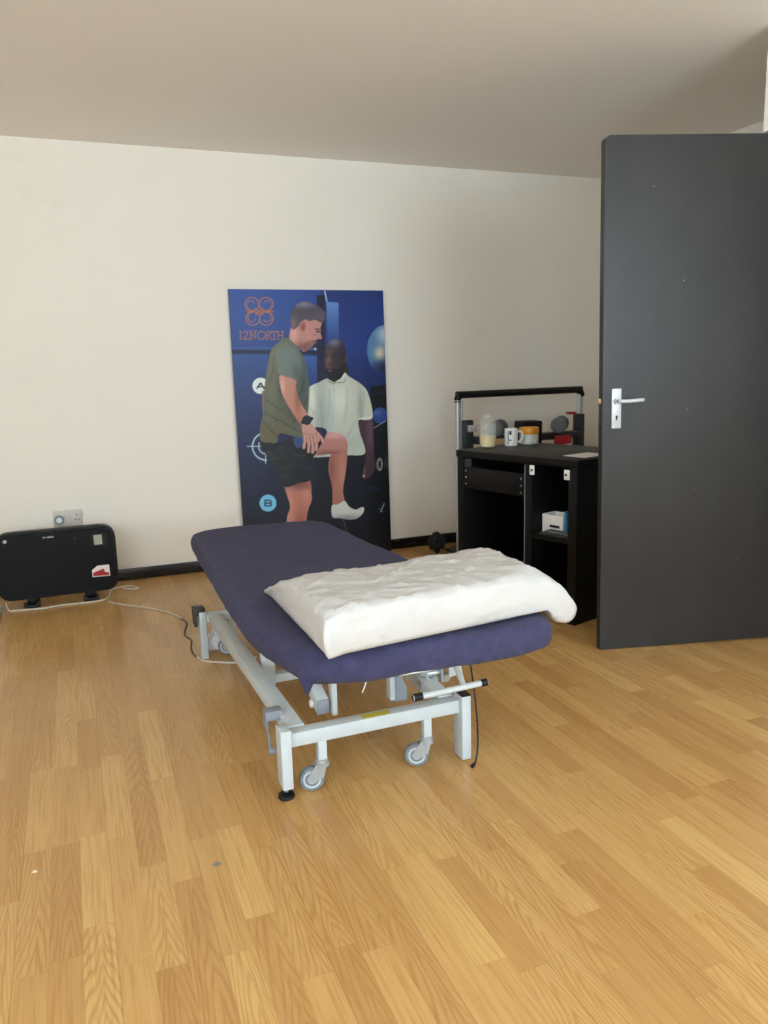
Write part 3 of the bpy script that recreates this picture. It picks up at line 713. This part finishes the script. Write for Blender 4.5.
bm = B(); cyl(bm, (.75, 2.56, .13), (.75, 3.02, .34), .022); cyl(bm, (.75, 2.56, .13), (.75, 2.80, .24), .032); o = obj('lifting_motor', bm, M_darkgrey, couch)
post('post', (.60, 2.72, .26), (.622, 2.745, topz(2.73)-.080))
bm = B(); lathe(bm, [(.002, 0), (.013, .001), (.013, .012), (.002, .014)], seg=18); bmesh.ops.transform(bm, matrix=Matrix.Translation((.598, 2.72, .27)) @ Matrix.Rotation(-PI/2, 4, 'Y'), verts=bm.verts); obj('bolt_cap', bm, M_offwhite, couch)
# hinge block behind the push bar
hb = boxes('hinge_block', M_frame, couch, ((.968, 2.145, .165), (.974, 2.185, .30)), ((1.020, 2.145, .172), (1.026, 2.185, .30)), ((.974, 2.150, .214), (1.020, 2.160, .222)), bev=.001)
bm = B()
for X, Z in ((.957, .218), (.957, .176), (.996, .186), (1.036, .185)): cyl(bm, (X, 2.140, Z), (X, 2.175, Z), .013, bev=.003)
cyl(bm, (.974, 2.168, .20), (1.020, 2.168, .20), .014); obj('hinge_pin', bm, M_steel, hb)
bm = B(); prism(bm, [(1.030, 2.11, .27), (1.062, 2.11, .27), (1.088, 2.11, .155), (1.078, 2.11, .155), (1.058, 2.11, .205), (1.030, 2.11, .200)], (0, .006, 0)); obj('side_plate', bm, M_frame, couch)
# push bar at the foot end
pb0, pb1 = V((.777, 1.815, .296)), V((1.001, 1.815, .302))
bm = B(); cyl(bm, pb0, pb1, .0085, seg=20); pbar = obj('push_bar', bm, M_frame, couch)
for p, q in ((pb0, pb0.lerp(pb1, .13)), (pb1.lerp(pb0, .10), pb1)):
    bm = B(); cyl(bm, p, q, .0105, seg=20, bev=.002); obj('end_cap', bm, M_black, pbar)
bm = B(); tube(bm, [(.93, 1.815, .301), (.94, 1.90, .34), (.945, 2.02, .375), (.945, 2.10, .392)], .008, 12, 5); obj('bar_stem', bm, M_frame, pbar)
bm = B(); tube(bm, [(1.010, 2.02, .42), (1.016, 1.955, .33), (1.026, 1.938, .22), (1.034, 1.935, .12), (1.032, 1.930, .05), (1.020, 1.920, .012), (1.010, 1.912, .006)], .0028, 8, 6); cyl(bm, (1.010, 1.912, .0065), (1.000, 1.905, .0065), .006, seg=10)
o = obj('control_cable', bm, M_cable_k, couch); o['label'] = 'thin black cable hanging beside the right front leg'
bm = B(); tube(bm, [(.655, 1.82, .43), (.646, 1.80, .385), (.631, 1.80, .345)], .0013, 8, 5)
o = obj('cord', bm, M_white, couch); o['label'] = 'thin white cord hanging under the foot end'

# ------------------------------------------------------------------ pillow
def pillow_mesh():
    bm = B()
    na, nb_, nc = 64, 44, 10
    P = {'nl': V((.472, 1.560)), 'nr': V((1.070, 1.640)), 'fl': V((.478, 1.930)), 'fr': V((1.105, 2.010))}
    bmesh.ops.create_cube(bm, size=2.0)
    bmesh.ops.delete(bm, geom=bm.verts[:], context='VERTS')
    grid = {}
    def key(i, j, k): return (i, j, k)
    def pt(i, j, k):
        a, b, c = i/na, j/nb_, k/nc
        low = (1-c)**1.3
        fl = P['fl'].lerp(V((.487, 2.185)), low); fr = P['fr'].lerp(V((1.125, 2.19)), low)
        x = (P['nl'].lerp(P['nr'], a)).lerp(fl.lerp(fr, a), b)
        A, Bq, Cq = 2*a-1, 2*b-1, 2*c-1
        # rounded box: pull the edges in
        ex, ey = max(0, abs(A)-.90)/.10, max(0, abs(Bq)-.86)/.14
        edge = 1-(.5*ex**2+.5*ey**2)*.18
        zb = topz(x.y)+.0115
        hgt = .108*(1-.05*abs(A)**6-.07*abs(Bq)**6)-.004*math.cos(A*2)
        z = zb+hgt*c
        # side bulge
        bul = math.sin(PI*c)*.010
        sx = math.copysign(max(0, abs(A)-.8)/.2, A)*bul; sy = math.copysign(max(0, abs(Bq)-.8)/.2, Bq)*bul
        p = V((x.x+sx, x.y+sy, z))
        if k == nc:
            rx = max(0, abs(A)-.93)/.07; ry = max(0, abs(Bq)-.90)/.10
            p.z -= .006*(rx**2+ry**2)
        n1 = noise.noise((p.x*9+p.y*5, p.y*12-p.x*4, 1.7)); n2 = noise.noise((p.x*23-p.y*12, p.y*20, 4.2)); n3 = noise.noise((p.x*5, p.y*5, p.z*6))
        cre = max(0, 1-abs(noise.noise((p.x*10+p.y*13, p.y*8-p.x*5, 7.7)))*6)
        cre2 = max(0, 1-abs(noise.noise((p.x*14-p.y*9, p.y*12+p.x*4, 3.1)))*6)
        if k > 0:
            p.z += (.0025*n1+.0016*n2+.003*n3+.0045*cre+.0042*cre2)*min(1, c*1.3)
        if 0 < k < nc:
            q = .005*noise.noise((p.x*14, p.y*14, p.z*26))+.004*max(0, 1-abs(noise.noise((p.x*7, p.y*7, p.z*30)))*5)
            p.x += math.copysign(q, A)*(abs(A) > .97); p.y += math.copysign(q, Bq)*(abs(Bq) > .97)
        # corner ears of the pillowcase
        for (ca, cb, cc, d, s) in ((-1, -1, .05, (-.004, -.014, -.002), .09), (1, -1, .25, (.105, .035, -.060), .20), (-1, 1, .1, (-.008, .020, .0), .08), (1, 1, .85, (.034, -.004, -.008), .10)):
            w = math.exp(-(((A-ca)/s)**2+((Bq-cb)/s)**2))*math.exp(-((c-cc)/.75)**2)
            p += V(d)*w
        if p.x < 1.10: p.z = max(p.z, topz(p.y)+.0115)
        return p
    def vert(i, j, k):
        q = (i, j, k)
        if q not in grid: grid[q] = bm.verts.new(pt(i, j, k))
        return grid[q]
    for i in range(na):
        for j in range(nb_):
            bm.faces.new((vert(i, j, nc), vert(i+1, j, nc), vert(i+1, j+1, nc), vert(i, j+1, nc)))
            bm.faces.new((vert(i, j, 0), vert(i, j+1, 0), vert(i+1, j+1, 0), vert(i+1, j, 0)))
    for k in range(nc):
        for i in range(na):
            bm.faces.new((vert(i, 0, k), vert(i+1, 0, k), vert(i+1, 0, k+1), vert(i, 0, k+1)))
            bm.faces.new((vert(i, nb_, k), vert(i, nb_, k+1), vert(i+1, nb_, k+1), vert(i+1, nb_, k)))
        for j in range(nb_):
            bm.faces.new((vert(0, j, k), vert(0, j, k+1), vert(0, j+1, k+1), vert(0, j+1, k)))
            bm.faces.new((vert(na, j, k), vert(na, j+1, k), vert(na, j+1, k+1), vert(na, j, k+1)))
    return bm
tag(obj('pillow', pillow_mesh(), M_linen, None, (.79, 1.82, .53), shade=180), 'white cotton pillow lying on the foot end of the navy couch', 'pillow')

# ------------------------------------------------------------------ desk (its own frame: a along the front from the right corner, d into the depth)
A0 = V((2.010, 2.840, 0)); ua = V((-.297, .955, 0)).normalized(); ud = V((.955, .297, 0)).normalized()
MK = Matrix((( *ua, 0), (*ud, 0), (0, 0, 1, 0), (*A0, 1))).transposed()
DL, DD = .745, .52
desk = thing('desk', 'black wooden desk with open cubbyholes standing behind the dark door', 'desk', A0+ua*.37+ud*.26)
def dk(name, m, *bs, bev=.0015, parent=desk, tilt=0.):
    bm = B()
    for lo, hi in bs: box(bm, lo, hi, bev)
    if tilt: bmesh.ops.rotate(bm, cent=((bs[0][0][0]+bs[0][1][0])/2, 0, (bs[0][0][2]+bs[0][1][2])/2), matrix=Matrix.Rotation(tilt, 3, 'Y'), verts=bm.verts)
    bmesh.ops.transform(bm, matrix=MK, verts=bm.verts); return obj(name, bm, m, parent)
dk('desktop', M_desk, ((-.004, -.004, .708), (DL, DD, .742)))
dk('side_panel', M_desk, ((.0, 0, 0), (.046, DD-.01, .7075)))
dk('side_panel', M_desk, ((DL-.046, 0, 0), (DL-.004, DD-.01, .7075)))
dv = dk('divider_panel', M_desk, ((.256, .002, 0), (.296, DD-.01, .7075)))
dk('runner', M_rubber_grey, ((.2965, .006, .05), (.305, .05, .700)), parent=dv)
dk('back_panel', M_desk_dark, ((.0465, DD-.030, .02), (.2555, DD-.012, .705)), ((.2965, DD-.030, .02), (DL-.047, DD-.012, .705)))
dk('shelf', M_desk, ((.047, .010, .362), (.2555, DD-.035, .384)))
dk('shelf', M_desk, ((.047, .010, .03), (.2555, DD-.035, .052)))
dr = dk('drawer_front', M_desk, ((.307, .004, .553), (DL-.048, .022, .660)), tilt=-.012)
for az in (.0, .033, .066):
    for aa in (.322, DL-.062):
        bm = B(); cyl(bm, (aa, .0015, .572+az+(0.004 if aa > .5 else -.004)), (aa, .006, .572+az+(0.004 if aa > .5 else -.004)), .0042, seg=12)
        bmesh.ops.transform(bm, matrix=MK, verts=bm.verts); obj('cam_fitting', bm, M_steel, dr)
bm = B(); cyl(bm, (DL-.07, .004, .683), (DL-.07, .012, .683), .005, seg=12); box(bm, (DL-.09, .008, .66), (DL-.0475, .016, .70)); bmesh.ops.transform(bm, matrix=MK, verts=bm.verts); obj('runner_bracket', bm, M_darkgrey, desk)
for a_, z_ in ((.2415, .681), (.0465, .676)):
    h_ = dk('hinge_plate', M_white, ((a_, -.001, z_-.022), (a_+.026, .004, z_+.022)) if a_ > .1 else ((a_-.006, -.002, z_-.022), (a_+.024, .004, z_+.022)))
    h_['label'] = 'white hinge plate'
    aa = a_+.012; bm = B(); cyl(bm, (aa, -.004, z_), (aa, 0, z_), .0055, seg=14); bmesh.ops.transform(bm, matrix=MK, verts=bm.verts); obj('hinge_hole', bm, M_black, h_)
def on_desk(a_, d_, z=.742): return A0+ua*a_+ud*d_+V((0, 0, z))
# shaker bottle
p = on_desk(.688, .165)
sb_ = thing('shaker_bottle', 'clear shaker bottle of yellow drink at the left end of the black desk', 'bottle', p)
bm = B(); lathe(bm, [(.034, .001), (.040, .005), (.0425, .060), (.0435, .124), (.0425, .124), (.0415, .060), (.0385, .008), (.032, .004)], p, cap=False); obj('bottle_body', bm, M_clear, sb_)
bm = B(); lathe(bm, [(.030, .006), (.037, .010), (.0405, .060), (.010, .062)], p); o = obj('drink', bm, M_shake, sb_); o['label'] = 'yellow drink at the bottom'
bm = B(); lathe(bm, [(.045, .116), (.0455, .120), (.0445, .138), (.038, .145), (.024, .148), (.021, .151), (.0205, .165), (.016, .169), (.004, .170)], p); lid_ = obj('bottle_lid', bm, M_clear, sb_)
bm = B(); box(bm, p+V((-.034, -.007, .146)), p+V((.0, .007, .155)), .003); obj('flip_cap', bm, M_clear, lid_)
# mug
p = on_desk(.651, .300)
mg = thing('mug', 'white mug with dark blue print between the shaker bottle and the orange-lidded jar', 'mug', p)
bm = B(); lathe(bm, [(.030, .001), (.033, .004), (.034, .010), (.034, .089), (.033, .091), (.0315, .089), (.031, .010), (.010, .006)], p); obj('cup', bm, M_white, mg)
ha = math.atan2(-.5, .86); hd = V((math.cos(ha), math.sin(ha), 0))
bm = B(); tube(bm, [p+hd*.033+V((0, 0, .074)), p+hd*.046+V((0, 0, .076)), p+hd*.056+V((0, 0, .062)), p+hd*.056+V((0, 0, .038)), p+hd*.045+V((0, 0, .022)), p+hd*.033+V((0, 0, .024))], .0055, 10, 5); obj('mug_handle', bm, M_white, mg)
bm = B(); seg = 10
for (t0, t1, z0, z1) in ((-2.62, -2.50, .012, .080), (-2.40, -2.05, .060, .080), (-2.40, -2.05, .030, .036)):
    for k in range(seg):
        a_, b_ = t0+(t1-t0)*k/seg, t0+(t1-t0)*(k+1)/seg; r = .0345
        vs = [bm.verts.new(p+V((r*math.cos(q), r*math.sin(q), z))) for q, z in ((a_, z0), (b_, z0), (b_, z1), (a_, z1))]; bm.faces.new(vs)
o = obj('mug_print', bm, M_navyprint, mg); o['label'] = 'dark blue print on the mug'
# jar
p = on_desk(.640, .425)
jr = thing('jar', 'round jar with an orange screw lid on the black desk', 'jar', p)
bm = B(); lathe(bm, [(.044, .001), (.049, .006), (.049, .050), (.045, .057), (.044, .059), (.010, .059)], p); obj('jar_body', bm, M_jar, jr)
bm = B(); lathe(bm, [(.050, .055), (.051, .057), (.051, .086), (.049, .089), (.010, .089)], p, 48); o = obj('lid', bm, M_orange, jr); o['label'] = 'orange screw lid'
# sheet of paper at the right end
bm = B(); c_ = on_desk(.095, .185)
box(bm, (-.085, -.06, .0012), (.085, .06, .0030), .0); bmesh.ops.rotate(bm, cent=(0, 0, 0), matrix=Matrix.Rotation(.25, 3, 'Z'), verts=bm.verts); bmesh.ops.translate(bm, vec=c_, verts=bm.verts)
tag(obj('paper_sheet', bm, M_paper, None, c_), 'white paper sheet lying on the right end of the black desk', 'paper')
# inside the cubbyhole
def dthing(name, label, cat, m, *bs, tilt=0., bev=.002, group=None):
    bm = B()
    for lo, hi in bs: box(bm, lo, hi, bev)
    if tilt: bmesh.ops.rotate(bm, cent=bs[0][0], matrix=Matrix.Rotation(tilt, 3, 'X'), verts=bm.verts)
    bmesh.ops.transform(bm, matrix=MK, verts=bm.verts)
    return tag(obj(name, bm, m, None, on_desk(bs[0][0][0], bs[0][0][1], bs[0][0][2])), label, cat, group)
cbx = thing('carton', 'small open white carton on the shelf inside the black desk', 'box', on_desk(.19, .115, .384))
dk('carton_body', M_paper, ((.130, .072, .3855), (.250, .076, .470)), ((.130, .076, .3855), (.134, .16, .470)), ((.246, .076, .3855), (.250, .16, .470)), ((.130, .16, .3855), (.250, .164, .470)), ((.134, .076, .3855), (.246, .16, .389)), parent=cbx, bev=.0)
bm = B(); box(bm, (.150, .0695, .412), (.205, .0722, .424), .0); bmesh.ops.transform(bm, matrix=MK, verts=bm.verts); obj('carton_print', bm, M_darkgrey, cbx)
dthing('notebook', 'dark grey notebook lying lowest on the shelf inside the black desk', 'book', M_darkgrey, ((.055, .014, .3852), (.215, .066, .397)))
dthing('folder', 'grey folder lying on the dark notebook inside the black desk', 'folder', M_greybook, ((.062, .018, .3982), (.190, .062, .407)))
dthing('booklet', 'blue booklet standing on the grey folder on the desk shelf', 'book', M_blue, ((.082, .030, .4082), (.092, .060, .505)))
# crumpled things on the floor
def crumple(name, label, cat, m, c, r, sq, seed, sub=4, amp=.45, origin_z=0):
    bm = B(); bmesh.ops.create_icosphere(bm, subdivisions=sub, radius=1.0)
    for v_ in bm.verts:
        q = v_.co.copy(); n1 = noise.noise(q*1.6+V((seed, 0, 0))); n2 = abs(noise.noise(q*3.1+V((0, seed, 0)))); n3 = abs(noise.noise(q*6.2+V((0, 0, seed))))
        v_.co = q*(1+amp*n1-amp*.9*n2-amp*.4*n3); v_.co.x *= r*sq[0]; v_.co.y *= r*sq[1]; v_.co.z *= r*sq[2]
    zmin = min(v_.co.z for v_ in bm.verts)
    bmesh.ops.translate(bm, vec=V(c)-V((0, 0, zmin))+V((0, 0, .001)), verts=bm.verts)
    return tag(obj(name, bm, m, None, c, shade=28), label, cat)
crumple('tissue', 'crumpled white tissue on the floor behind the rear left couch leg', 'tissue', M_tissue, (.485, 3.235, 0), .055, (.8, .7, .9), 3.3)
crumple('bag', 'crumpled black cloth bag on the floor against the skirting board', 'bag', M_cloth_dark, (2.062, 4.38, 0), .070, (.7, 1.2, .85), 8.1)
crumple('cloth', 'small crumpled pale cloth on the floor below the desk drawer', 'cloth', M_offwhite, tuple(A0+ua*.385+ud*.07), .06, (.8, .8, .9), 5.7)

# ------------------------------------------------------------------ dumbbell rack by the back wall
rk = thing('equipment_rack', 'tall equipment rack with black top bar and silver posts behind the desk', 'rack', (2.60, 4.28, 0))
RX0, RX1, RY = 2.172, 3.040, 4.285
bm = B(); tube(bm, [(RX0-.004, RY, .940), (RX0-.002, RY, .966), (RX0+.022, RY, .982), (RX0+.05, RY, .983), (RX1-.05, RY, .985), (RX1-.022, RY, .984), (RX1+.006, RY, .968), (RX1+.010, RY, .942)], .0215, 14, 4); o = obj('top_bar', bm, M_black, rk); o['label'] = 'black padded top bar'
for X in (RX0, RX1):
    bm = B(); cyl(bm, (X-.004, RY, .0), (X-.004, RY, .955), .0155); cyl(bm, (X+.028, RY+.012, .0), (X+.028, RY+.012, .955), .008); pst = obj('post', bm, M_chrome, rk)
    bm = B(); box(bm, (X-.035, RY-.16, 0), (X+.05, RY+.14, .022), .006); obj('foot', bm, M_black, pst)
for X0, X1 in ((RX0+.005, RX0+.066), (RX1-.070, RX1-.010)):
    bm = B(); box(bm, (X0, RY-.075, .62), (X1, RY-.025, .835), .008); obj('end_bracket', bm, M_darkgrey, rk)
bm = B(); box(bm, (RX0+.066, RY-.125, .690), (RX1-.070, RY-.035, .7325), .006); obj('rail', bm, M_darkgrey, rk)
bm = B(); box(bm, (RX0+.02, RY-.03, .30), (RX1-.02, RY+.0, .345), .006); obj('rail', bm, M_darkgrey, rk)
o = boxes('clip', M_chrome, rk, ((RX0+.020, RY-.098, .765), (RX0+.080, RY-.074, .805)), bev=.006)
def dumbbell(x, y, z, ang, label):
    t_ = thing('dumbbell', label, 'dumbbell', (x, y, z-.05), 'dumbbells on the rack'); d = V((math.cos(ang), math.sin(ang), 0)); c_ = V((x, y, z))
    for s in (-1, 1):
        bm = B(); cyl(bm, c_+d*(s*.052), c_+d*(s*.105), .047, seg=28, bev=.008); obj('weight', bm, M_gunmetal, t_)
    bm = B(); cyl(bm, c_-d*.056, c_+d*.056, .014, seg=16); obj('grip', bm, M_steel, t_)
dumbbell(2.387, 4.19, .7805, math.radians(50), 'grey dumbbell behind the white mug, nearer the clear bottle')
dumbbell(2.830, 4.19, .7805, math.radians(50), 'grey dumbbell at the right of the rack above the red box')
bm = B(); box(bm, (RX0+.01, RY-.275, .627), (RX1-.075, RY-.13, .639), .003); box(bm, (RX0+.01, RY-.15, .615), (RX0+.03, RY-.06, .645)); box(bm, (RX1-.095, RY-.15, .615), (RX1-.075, RY-.06, .645)); obj('tray', bm, M_darkgrey, rk)
bm = B(); box(bm, (2.268, 4.025, .6400), (2.362, 4.075, .728), .002)
tag(obj('cardboard_box', bm, M_card, None, (2.31, 4.07, .640)), 'small brown cardboard box on the rack tray behind the clear bottle', 'box')
bm = B(); box(bm, (2.474, 4.03, .6400), (2.600, 4.145, .822), .006)
kb = tag(obj('black_box', bm, M_black, None, (2.53, 4.09, .640)), 'black box on the rack tray behind the orange-lidded jar', 'box')
rb = thing('product_box', 'red and white box on the rack beside the right dumbbell', 'box', (2.766, 4.06, .640))
boxes('box_body', M_red, rb, ((2.715, 4.040, .6400), (2.815, 4.080, .722)), bev=.002); boxes('box_band', M_paper, rb, ((2.718, 4.0386, .645), (2.812, 4.0398, .672)))
bm = B(); box(bm, (2.915, RY-.078, .8360), (2.965, RY-.03, .850), .003); tag(obj('tape_roll_box', bm, M_red, None, (2.94, RY-.05, .836)), 'small flat red packet resting on top of the right rack bracket', 'packet')

# ------------------------------------------------------------------ convector heater
HX0, HX1, HY = -.415, .162, 4.345
ht = thing('convector_heater', 'black convector heater standing on the floor below the wall socket', 'heater', (-.13, HY, 0))
def rrect(x0_, x1_, z0, z1, r, y, n=8):
    pts = []
    for cx, cz, s in ((x1_-r, z0+r, -90), (x1_-r, z1-r, 0), (x0_+r, z1-r, 90), (x0_+r, z0+r, 180)):
        for k in range(n): t = math.radians(s+90*k/(n-1)); pts.append((cx+r*math.cos(t), y, cz+r*math.sin(t)))
    return pts
bm = B(); prism(bm, rrect(HX0, HX1, .035, .385, .062, HY-.02), (0, .050, 0))
bmesh.ops.bevel(bm, geom=[e for e in bm.edges if len(e.link_faces) == 2 and e.calc_face_angle(0) > 1.2], offset=.005, segments=2, affect='EDGES')
obj('casing', bm, M_black, ht)
bm = B(); prism(bm, rrect(HX0-.002, HX1-.018, .042, .372, .058, HY-.050), (0, .032, 0))
bmesh.ops.bevel(bm, geom=[e for e in bm.edges if len(e.link_faces) == 2 and e.calc_face_angle(0) > 1.2], offset=.010, segments=4, affect='EDGES')
pn = obj('front_panel', bm, M_heater, ht)
bm = B()
for k in range(30):
    X = HX0+.08+k*.0145; box(bm, (X, HY-.012, .3845), (X+.008, HY+.022, .3875))
obj('outlet_grille', bm, M_black, ht)
bm = B()
for k in range(12):
    Z = .11+k*.018; box(bm, (HX1-.001, HY-.012, Z), (HX1+.002, HY+.022, Z+.010))
obj('side_grille', bm, M_black, ht)
yf = HY-.0505
o = boxes('display_surround', M_black, pn, ((.038, yf-.002, .282), (.120, yf, .347)), bev=.0); o2 = boxes('display', M_lcd, o, ((.055, yf-.003, .291), (.095, yf-.0015, .342))); o2['label'] = 'grey-green display'
bm = B(); prism(bm, [(.032, yf, .120), (.032, yf, .157), (.060, yf, .178), (.118, yf, .178), (.120, yf, .118)], (0, -.0012, 0)); stk = obj('sticker', bm, M_paper, pn); stk['label'] = 'white and red sticker'
bm = B(); prism(bm, [(.036, yf-.0013, .124), (.036, yf-.0013, .142), (.090, yf-.0013, .160), (.096, yf-.0013, .140), (.116, yf-.0013, .136), (.116, yf-.0013, .122)], (0, -.0006, 0)); obj('sticker_print', bm, M_red, stk)
bm = B()
for k, (wd, gp) in enumerate(((.006, 0), (.003, 0), (.008, 0), (.007, 0), (.006, 0))): box(bm, (-.186+k*.011, yf-.001, .3505), (-.186+k*.011+wd, yf, .3565))
obj('maker_mark', bm, M_white, pn)
bm = B(); cyl(bm, (-.362, yf+.002, .351), (-.362, yf-.004, .351), .009, seg=20); obj('screw', bm, M_steel, pn)
bm = B(); cyl(bm, (-.035, yf+.002, .332), (-.035, yf-.001, .332), .005, seg=16); obj('indicator', bm, M_darkgrey, pn)
for X in (-.266, .017):
    bm = B(); box(bm, (X-.032, HY-.085, .0), (X+.032, HY+.070, .018), .006); box(bm, (X-.022, HY-.035, .016), (X+.022, HY+.02, .045), .006)
    for s in (-.03, .03): cyl(bm, (X+s-.008, HY-.070, .016), (X+s+.008, HY-.070, .016), .016, seg=18)
    obj('foot', bm, M_black, ht)
# wall socket with a plug
so = thing('wall_socket', 'double wall socket above the black heater', 'socket', (-.062, W, .34))
boxes('face_plate', M_offwhite, so, ((-.136, W-.012, .343), (.012, W, .432)), bev=.004)
for X in (-.115, -.024):
    boxes('rocker_switch', M_offwhite, so, ((X+.026, W-.0155, .396), (X+.042, W-.0115, .420)), bev=.002)
bm = B()
box(bm, (-.0205, W-.0125, .400), (-.0145, W-.0110, .408)); box(bm, (-.030, W-.0125, .376), (-.022, W-.0110, .381)); box(bm, (-.012, W-.0125, .376), (-.004, W-.0110, .381)); obj('socket_holes', bm, M_black, so)
pg = thing('plug', 'grey mains plug in the left half of the wall socket', 'plug', (-.110, W-.0135, .365))
bm = B(); cyl(bm, (-.108, W-.0125, .384), (-.108, W-.044, .384), .026, .023, seg=28, bev=.004); obj('plug_body', bm, M_frame_grey, pg)
bm = B(); cyl(bm, (-.108, W-.0435, .386), (-.108, W-.047, .386), .015, seg=20); obj('plug_face', bm, M_white, pg)
bm = B(); tube(bm, [(-.108, W-.03, .365), (-.108, W-.03, .33), (-.112, W-.03, .25), (-.10, W-.035, .12), (-.13, W-.06, .02), (-.20, W-.10, .0055)], .004, 8, 6); obj('plug_flex', bm, M_cable_w, pg)
# flexes on the floor
def flex(name, label, m, pts, r):
    bm = B(); tube(bm, [(x, y, r+.0005) if len(q) == 2 else q for q in pts for x, y in [q[:2]]], r, 8, 6)
    return tag(obj(name, bm, m, None, (*pts[0][:2], 0)), label, 'cable')
flex('cable', 'white flex looping on the floor in front of the heater feet', M_cable_w, [(-.40, 4.405), (-.375, 4.26), (-.345, 4.245), (-.281, 4.235), (-.21, 4.225), (-.138, 4.24), (-.07, 4.235), (.02, 4.232), (.075, 4.245), (.105, 4.30), (.12, 4.42), (.165, 4.465), (.225, 4.462), (.262, 4.405), (.24, 4.385), (.185, 4.43)], .0042)
pc = thing('power_cord', 'long flex running over the floor from the heater to the couch leg', 'cable', (.126, 4.152, 0))
r = .0036
bm = B(); tube(bm, [(x, y, r+.0005) for x, y in ((.100, 4.200), (.126, 4.152), (.20, 4.065), (.283, 3.979), (.335, 3.90), (.384, 3.804), (.408, 3.735))], r, 8, 6); obj('cord', bm, M_cable_w, pc)
bm = B(); tube(bm, [(x, y, r+.0005) for x, y in ((.408, 3.735), (.420, 3.652), (.398, 3.56), (.388, 3.48), (.404, 3.40), (.390, 3.309), (.388, 3.235), (.396, 3.175))], r*.95, 8, 6); o = obj('cord', bm, M_cable_b, pc); o['label'] = 'brown middle length of the cord'
bm = B(); tube(bm, [(x, y, r+.0005) for x, y in ((.396, 3.175), (.412, 3.125), (.455, 3.088), (.515, 3.052), (.560, 3.045), (.620, 3.070))], r*1.1, 8, 6); obj('cord', bm, M_cable_w, pc)
bm = B(); box(bm, (-.445, 4.04, .0), (-.408, 4.26, .034), .006)
tag(obj('cable_trunking', bm, M_frame, None, (-.43, 4.15, 0)), 'pale grey trunking strip on the floor at the left edge', 'trunking')

# ------------------------------------------------------------------ daylight
world = bpy.data.worlds.new('sky'); bpy.context.scene.world = world; world.use_nodes = True
wn = world.node_tree.nodes; wl_ = world.node_tree.links
bg = wn['Background']; bg.inputs['Color'].default_value = (.80, .90, 1.0, 1); bg.inputs['Strength'].default_value = 1.0
ld = bpy.data.lights.new('daylight_3', 'AREA'); ld.shape = 'RECTANGLE'; ld.size = LW1-LW0-.1; ld.size_y = 1.27; ld.energy = 104; ld.color = (.70, .855, 1.0)  # added fill lamp for the ceiling and right-hand back wall
lo = bpy.data.objects.new('daylight_3', ld); C.objects.link(lo); lo.location = (XL-.16, (LW0+LW1)/2, 1.435); lo.rotation_euler = (math.radians(112), 0, math.radians(-90))
for n, (a, b) in enumerate(wins):
    ld = bpy.data.lights.new('daylight_%d' % (n+1), 'AREA'); ld.shape = 'RECTANGLE'; ld.size = (b-a)-.1; ld.size_y = WZ1-WZ0-.1
    ld.energy = 34 if n == 0 else 118; ld.color = (.70, .855, 1.0)
    lo = bpy.data.objects.new('daylight_%d' % (n+1), ld); C.objects.link(lo)
    lo.location = ((a+b)/2, YF-.16, (WZ0+WZ1)/2); lo.rotation_euler = (math.radians(124), 0, 0)   # shines into the room, tilted up to brighten the ceiling

# ------------------------------------------------------------------ camera
Kc = np.array([[.9286, -.3684, -.027], [-.0907, -.1594, -.983], [.358, .9159, -.1816]])
r0 = V((math.cos(math.radians(21.3487)), -math.sin(math.radians(21.3487)), 0))
pi_, ya_, ro_ = math.radians(10.46015), math.radians(21.34869), math.radians(-1.54803)
fw = V((math.sin(ya_)*math.cos(pi_), math.cos(ya_)*math.cos(pi_), -math.sin(pi_))); up0 = r0.cross(fw)
rt = r0*math.cos(ro_)+up0*math.sin(ro_); up = -r0*math.sin(ro_)+up0*math.cos(ro_)
cd = bpy.data.cameras.new('camera'); cd.sensor_fit = 'HORIZONTAL'; cd.sensor_width = 36; cd.lens = 36*790/768; cd.clip_start = .02
co_ = bpy.data.objects.new('camera', cd); C.objects.link(co_)
co_.matrix_world = Matrix(((rt.x, up.x, -fw.x, 0), (rt.y, up.y, -fw.y, 0), (rt.z, up.z, -fw.z, 1.165), (0, 0, 0, 1)))
sc = bpy.context.scene; sc.camera = co_
sc.cycles.max_bounces = 14; sc.cycles.diffuse_bounces = 9
sc.view_settings.view_transform = 'Standard'; sc.view_settings.look = 'None'; sc.view_settings.gamma = 1; sc.view_settings.use_curve_mapping = False
sc.view_settings.exposure = .25
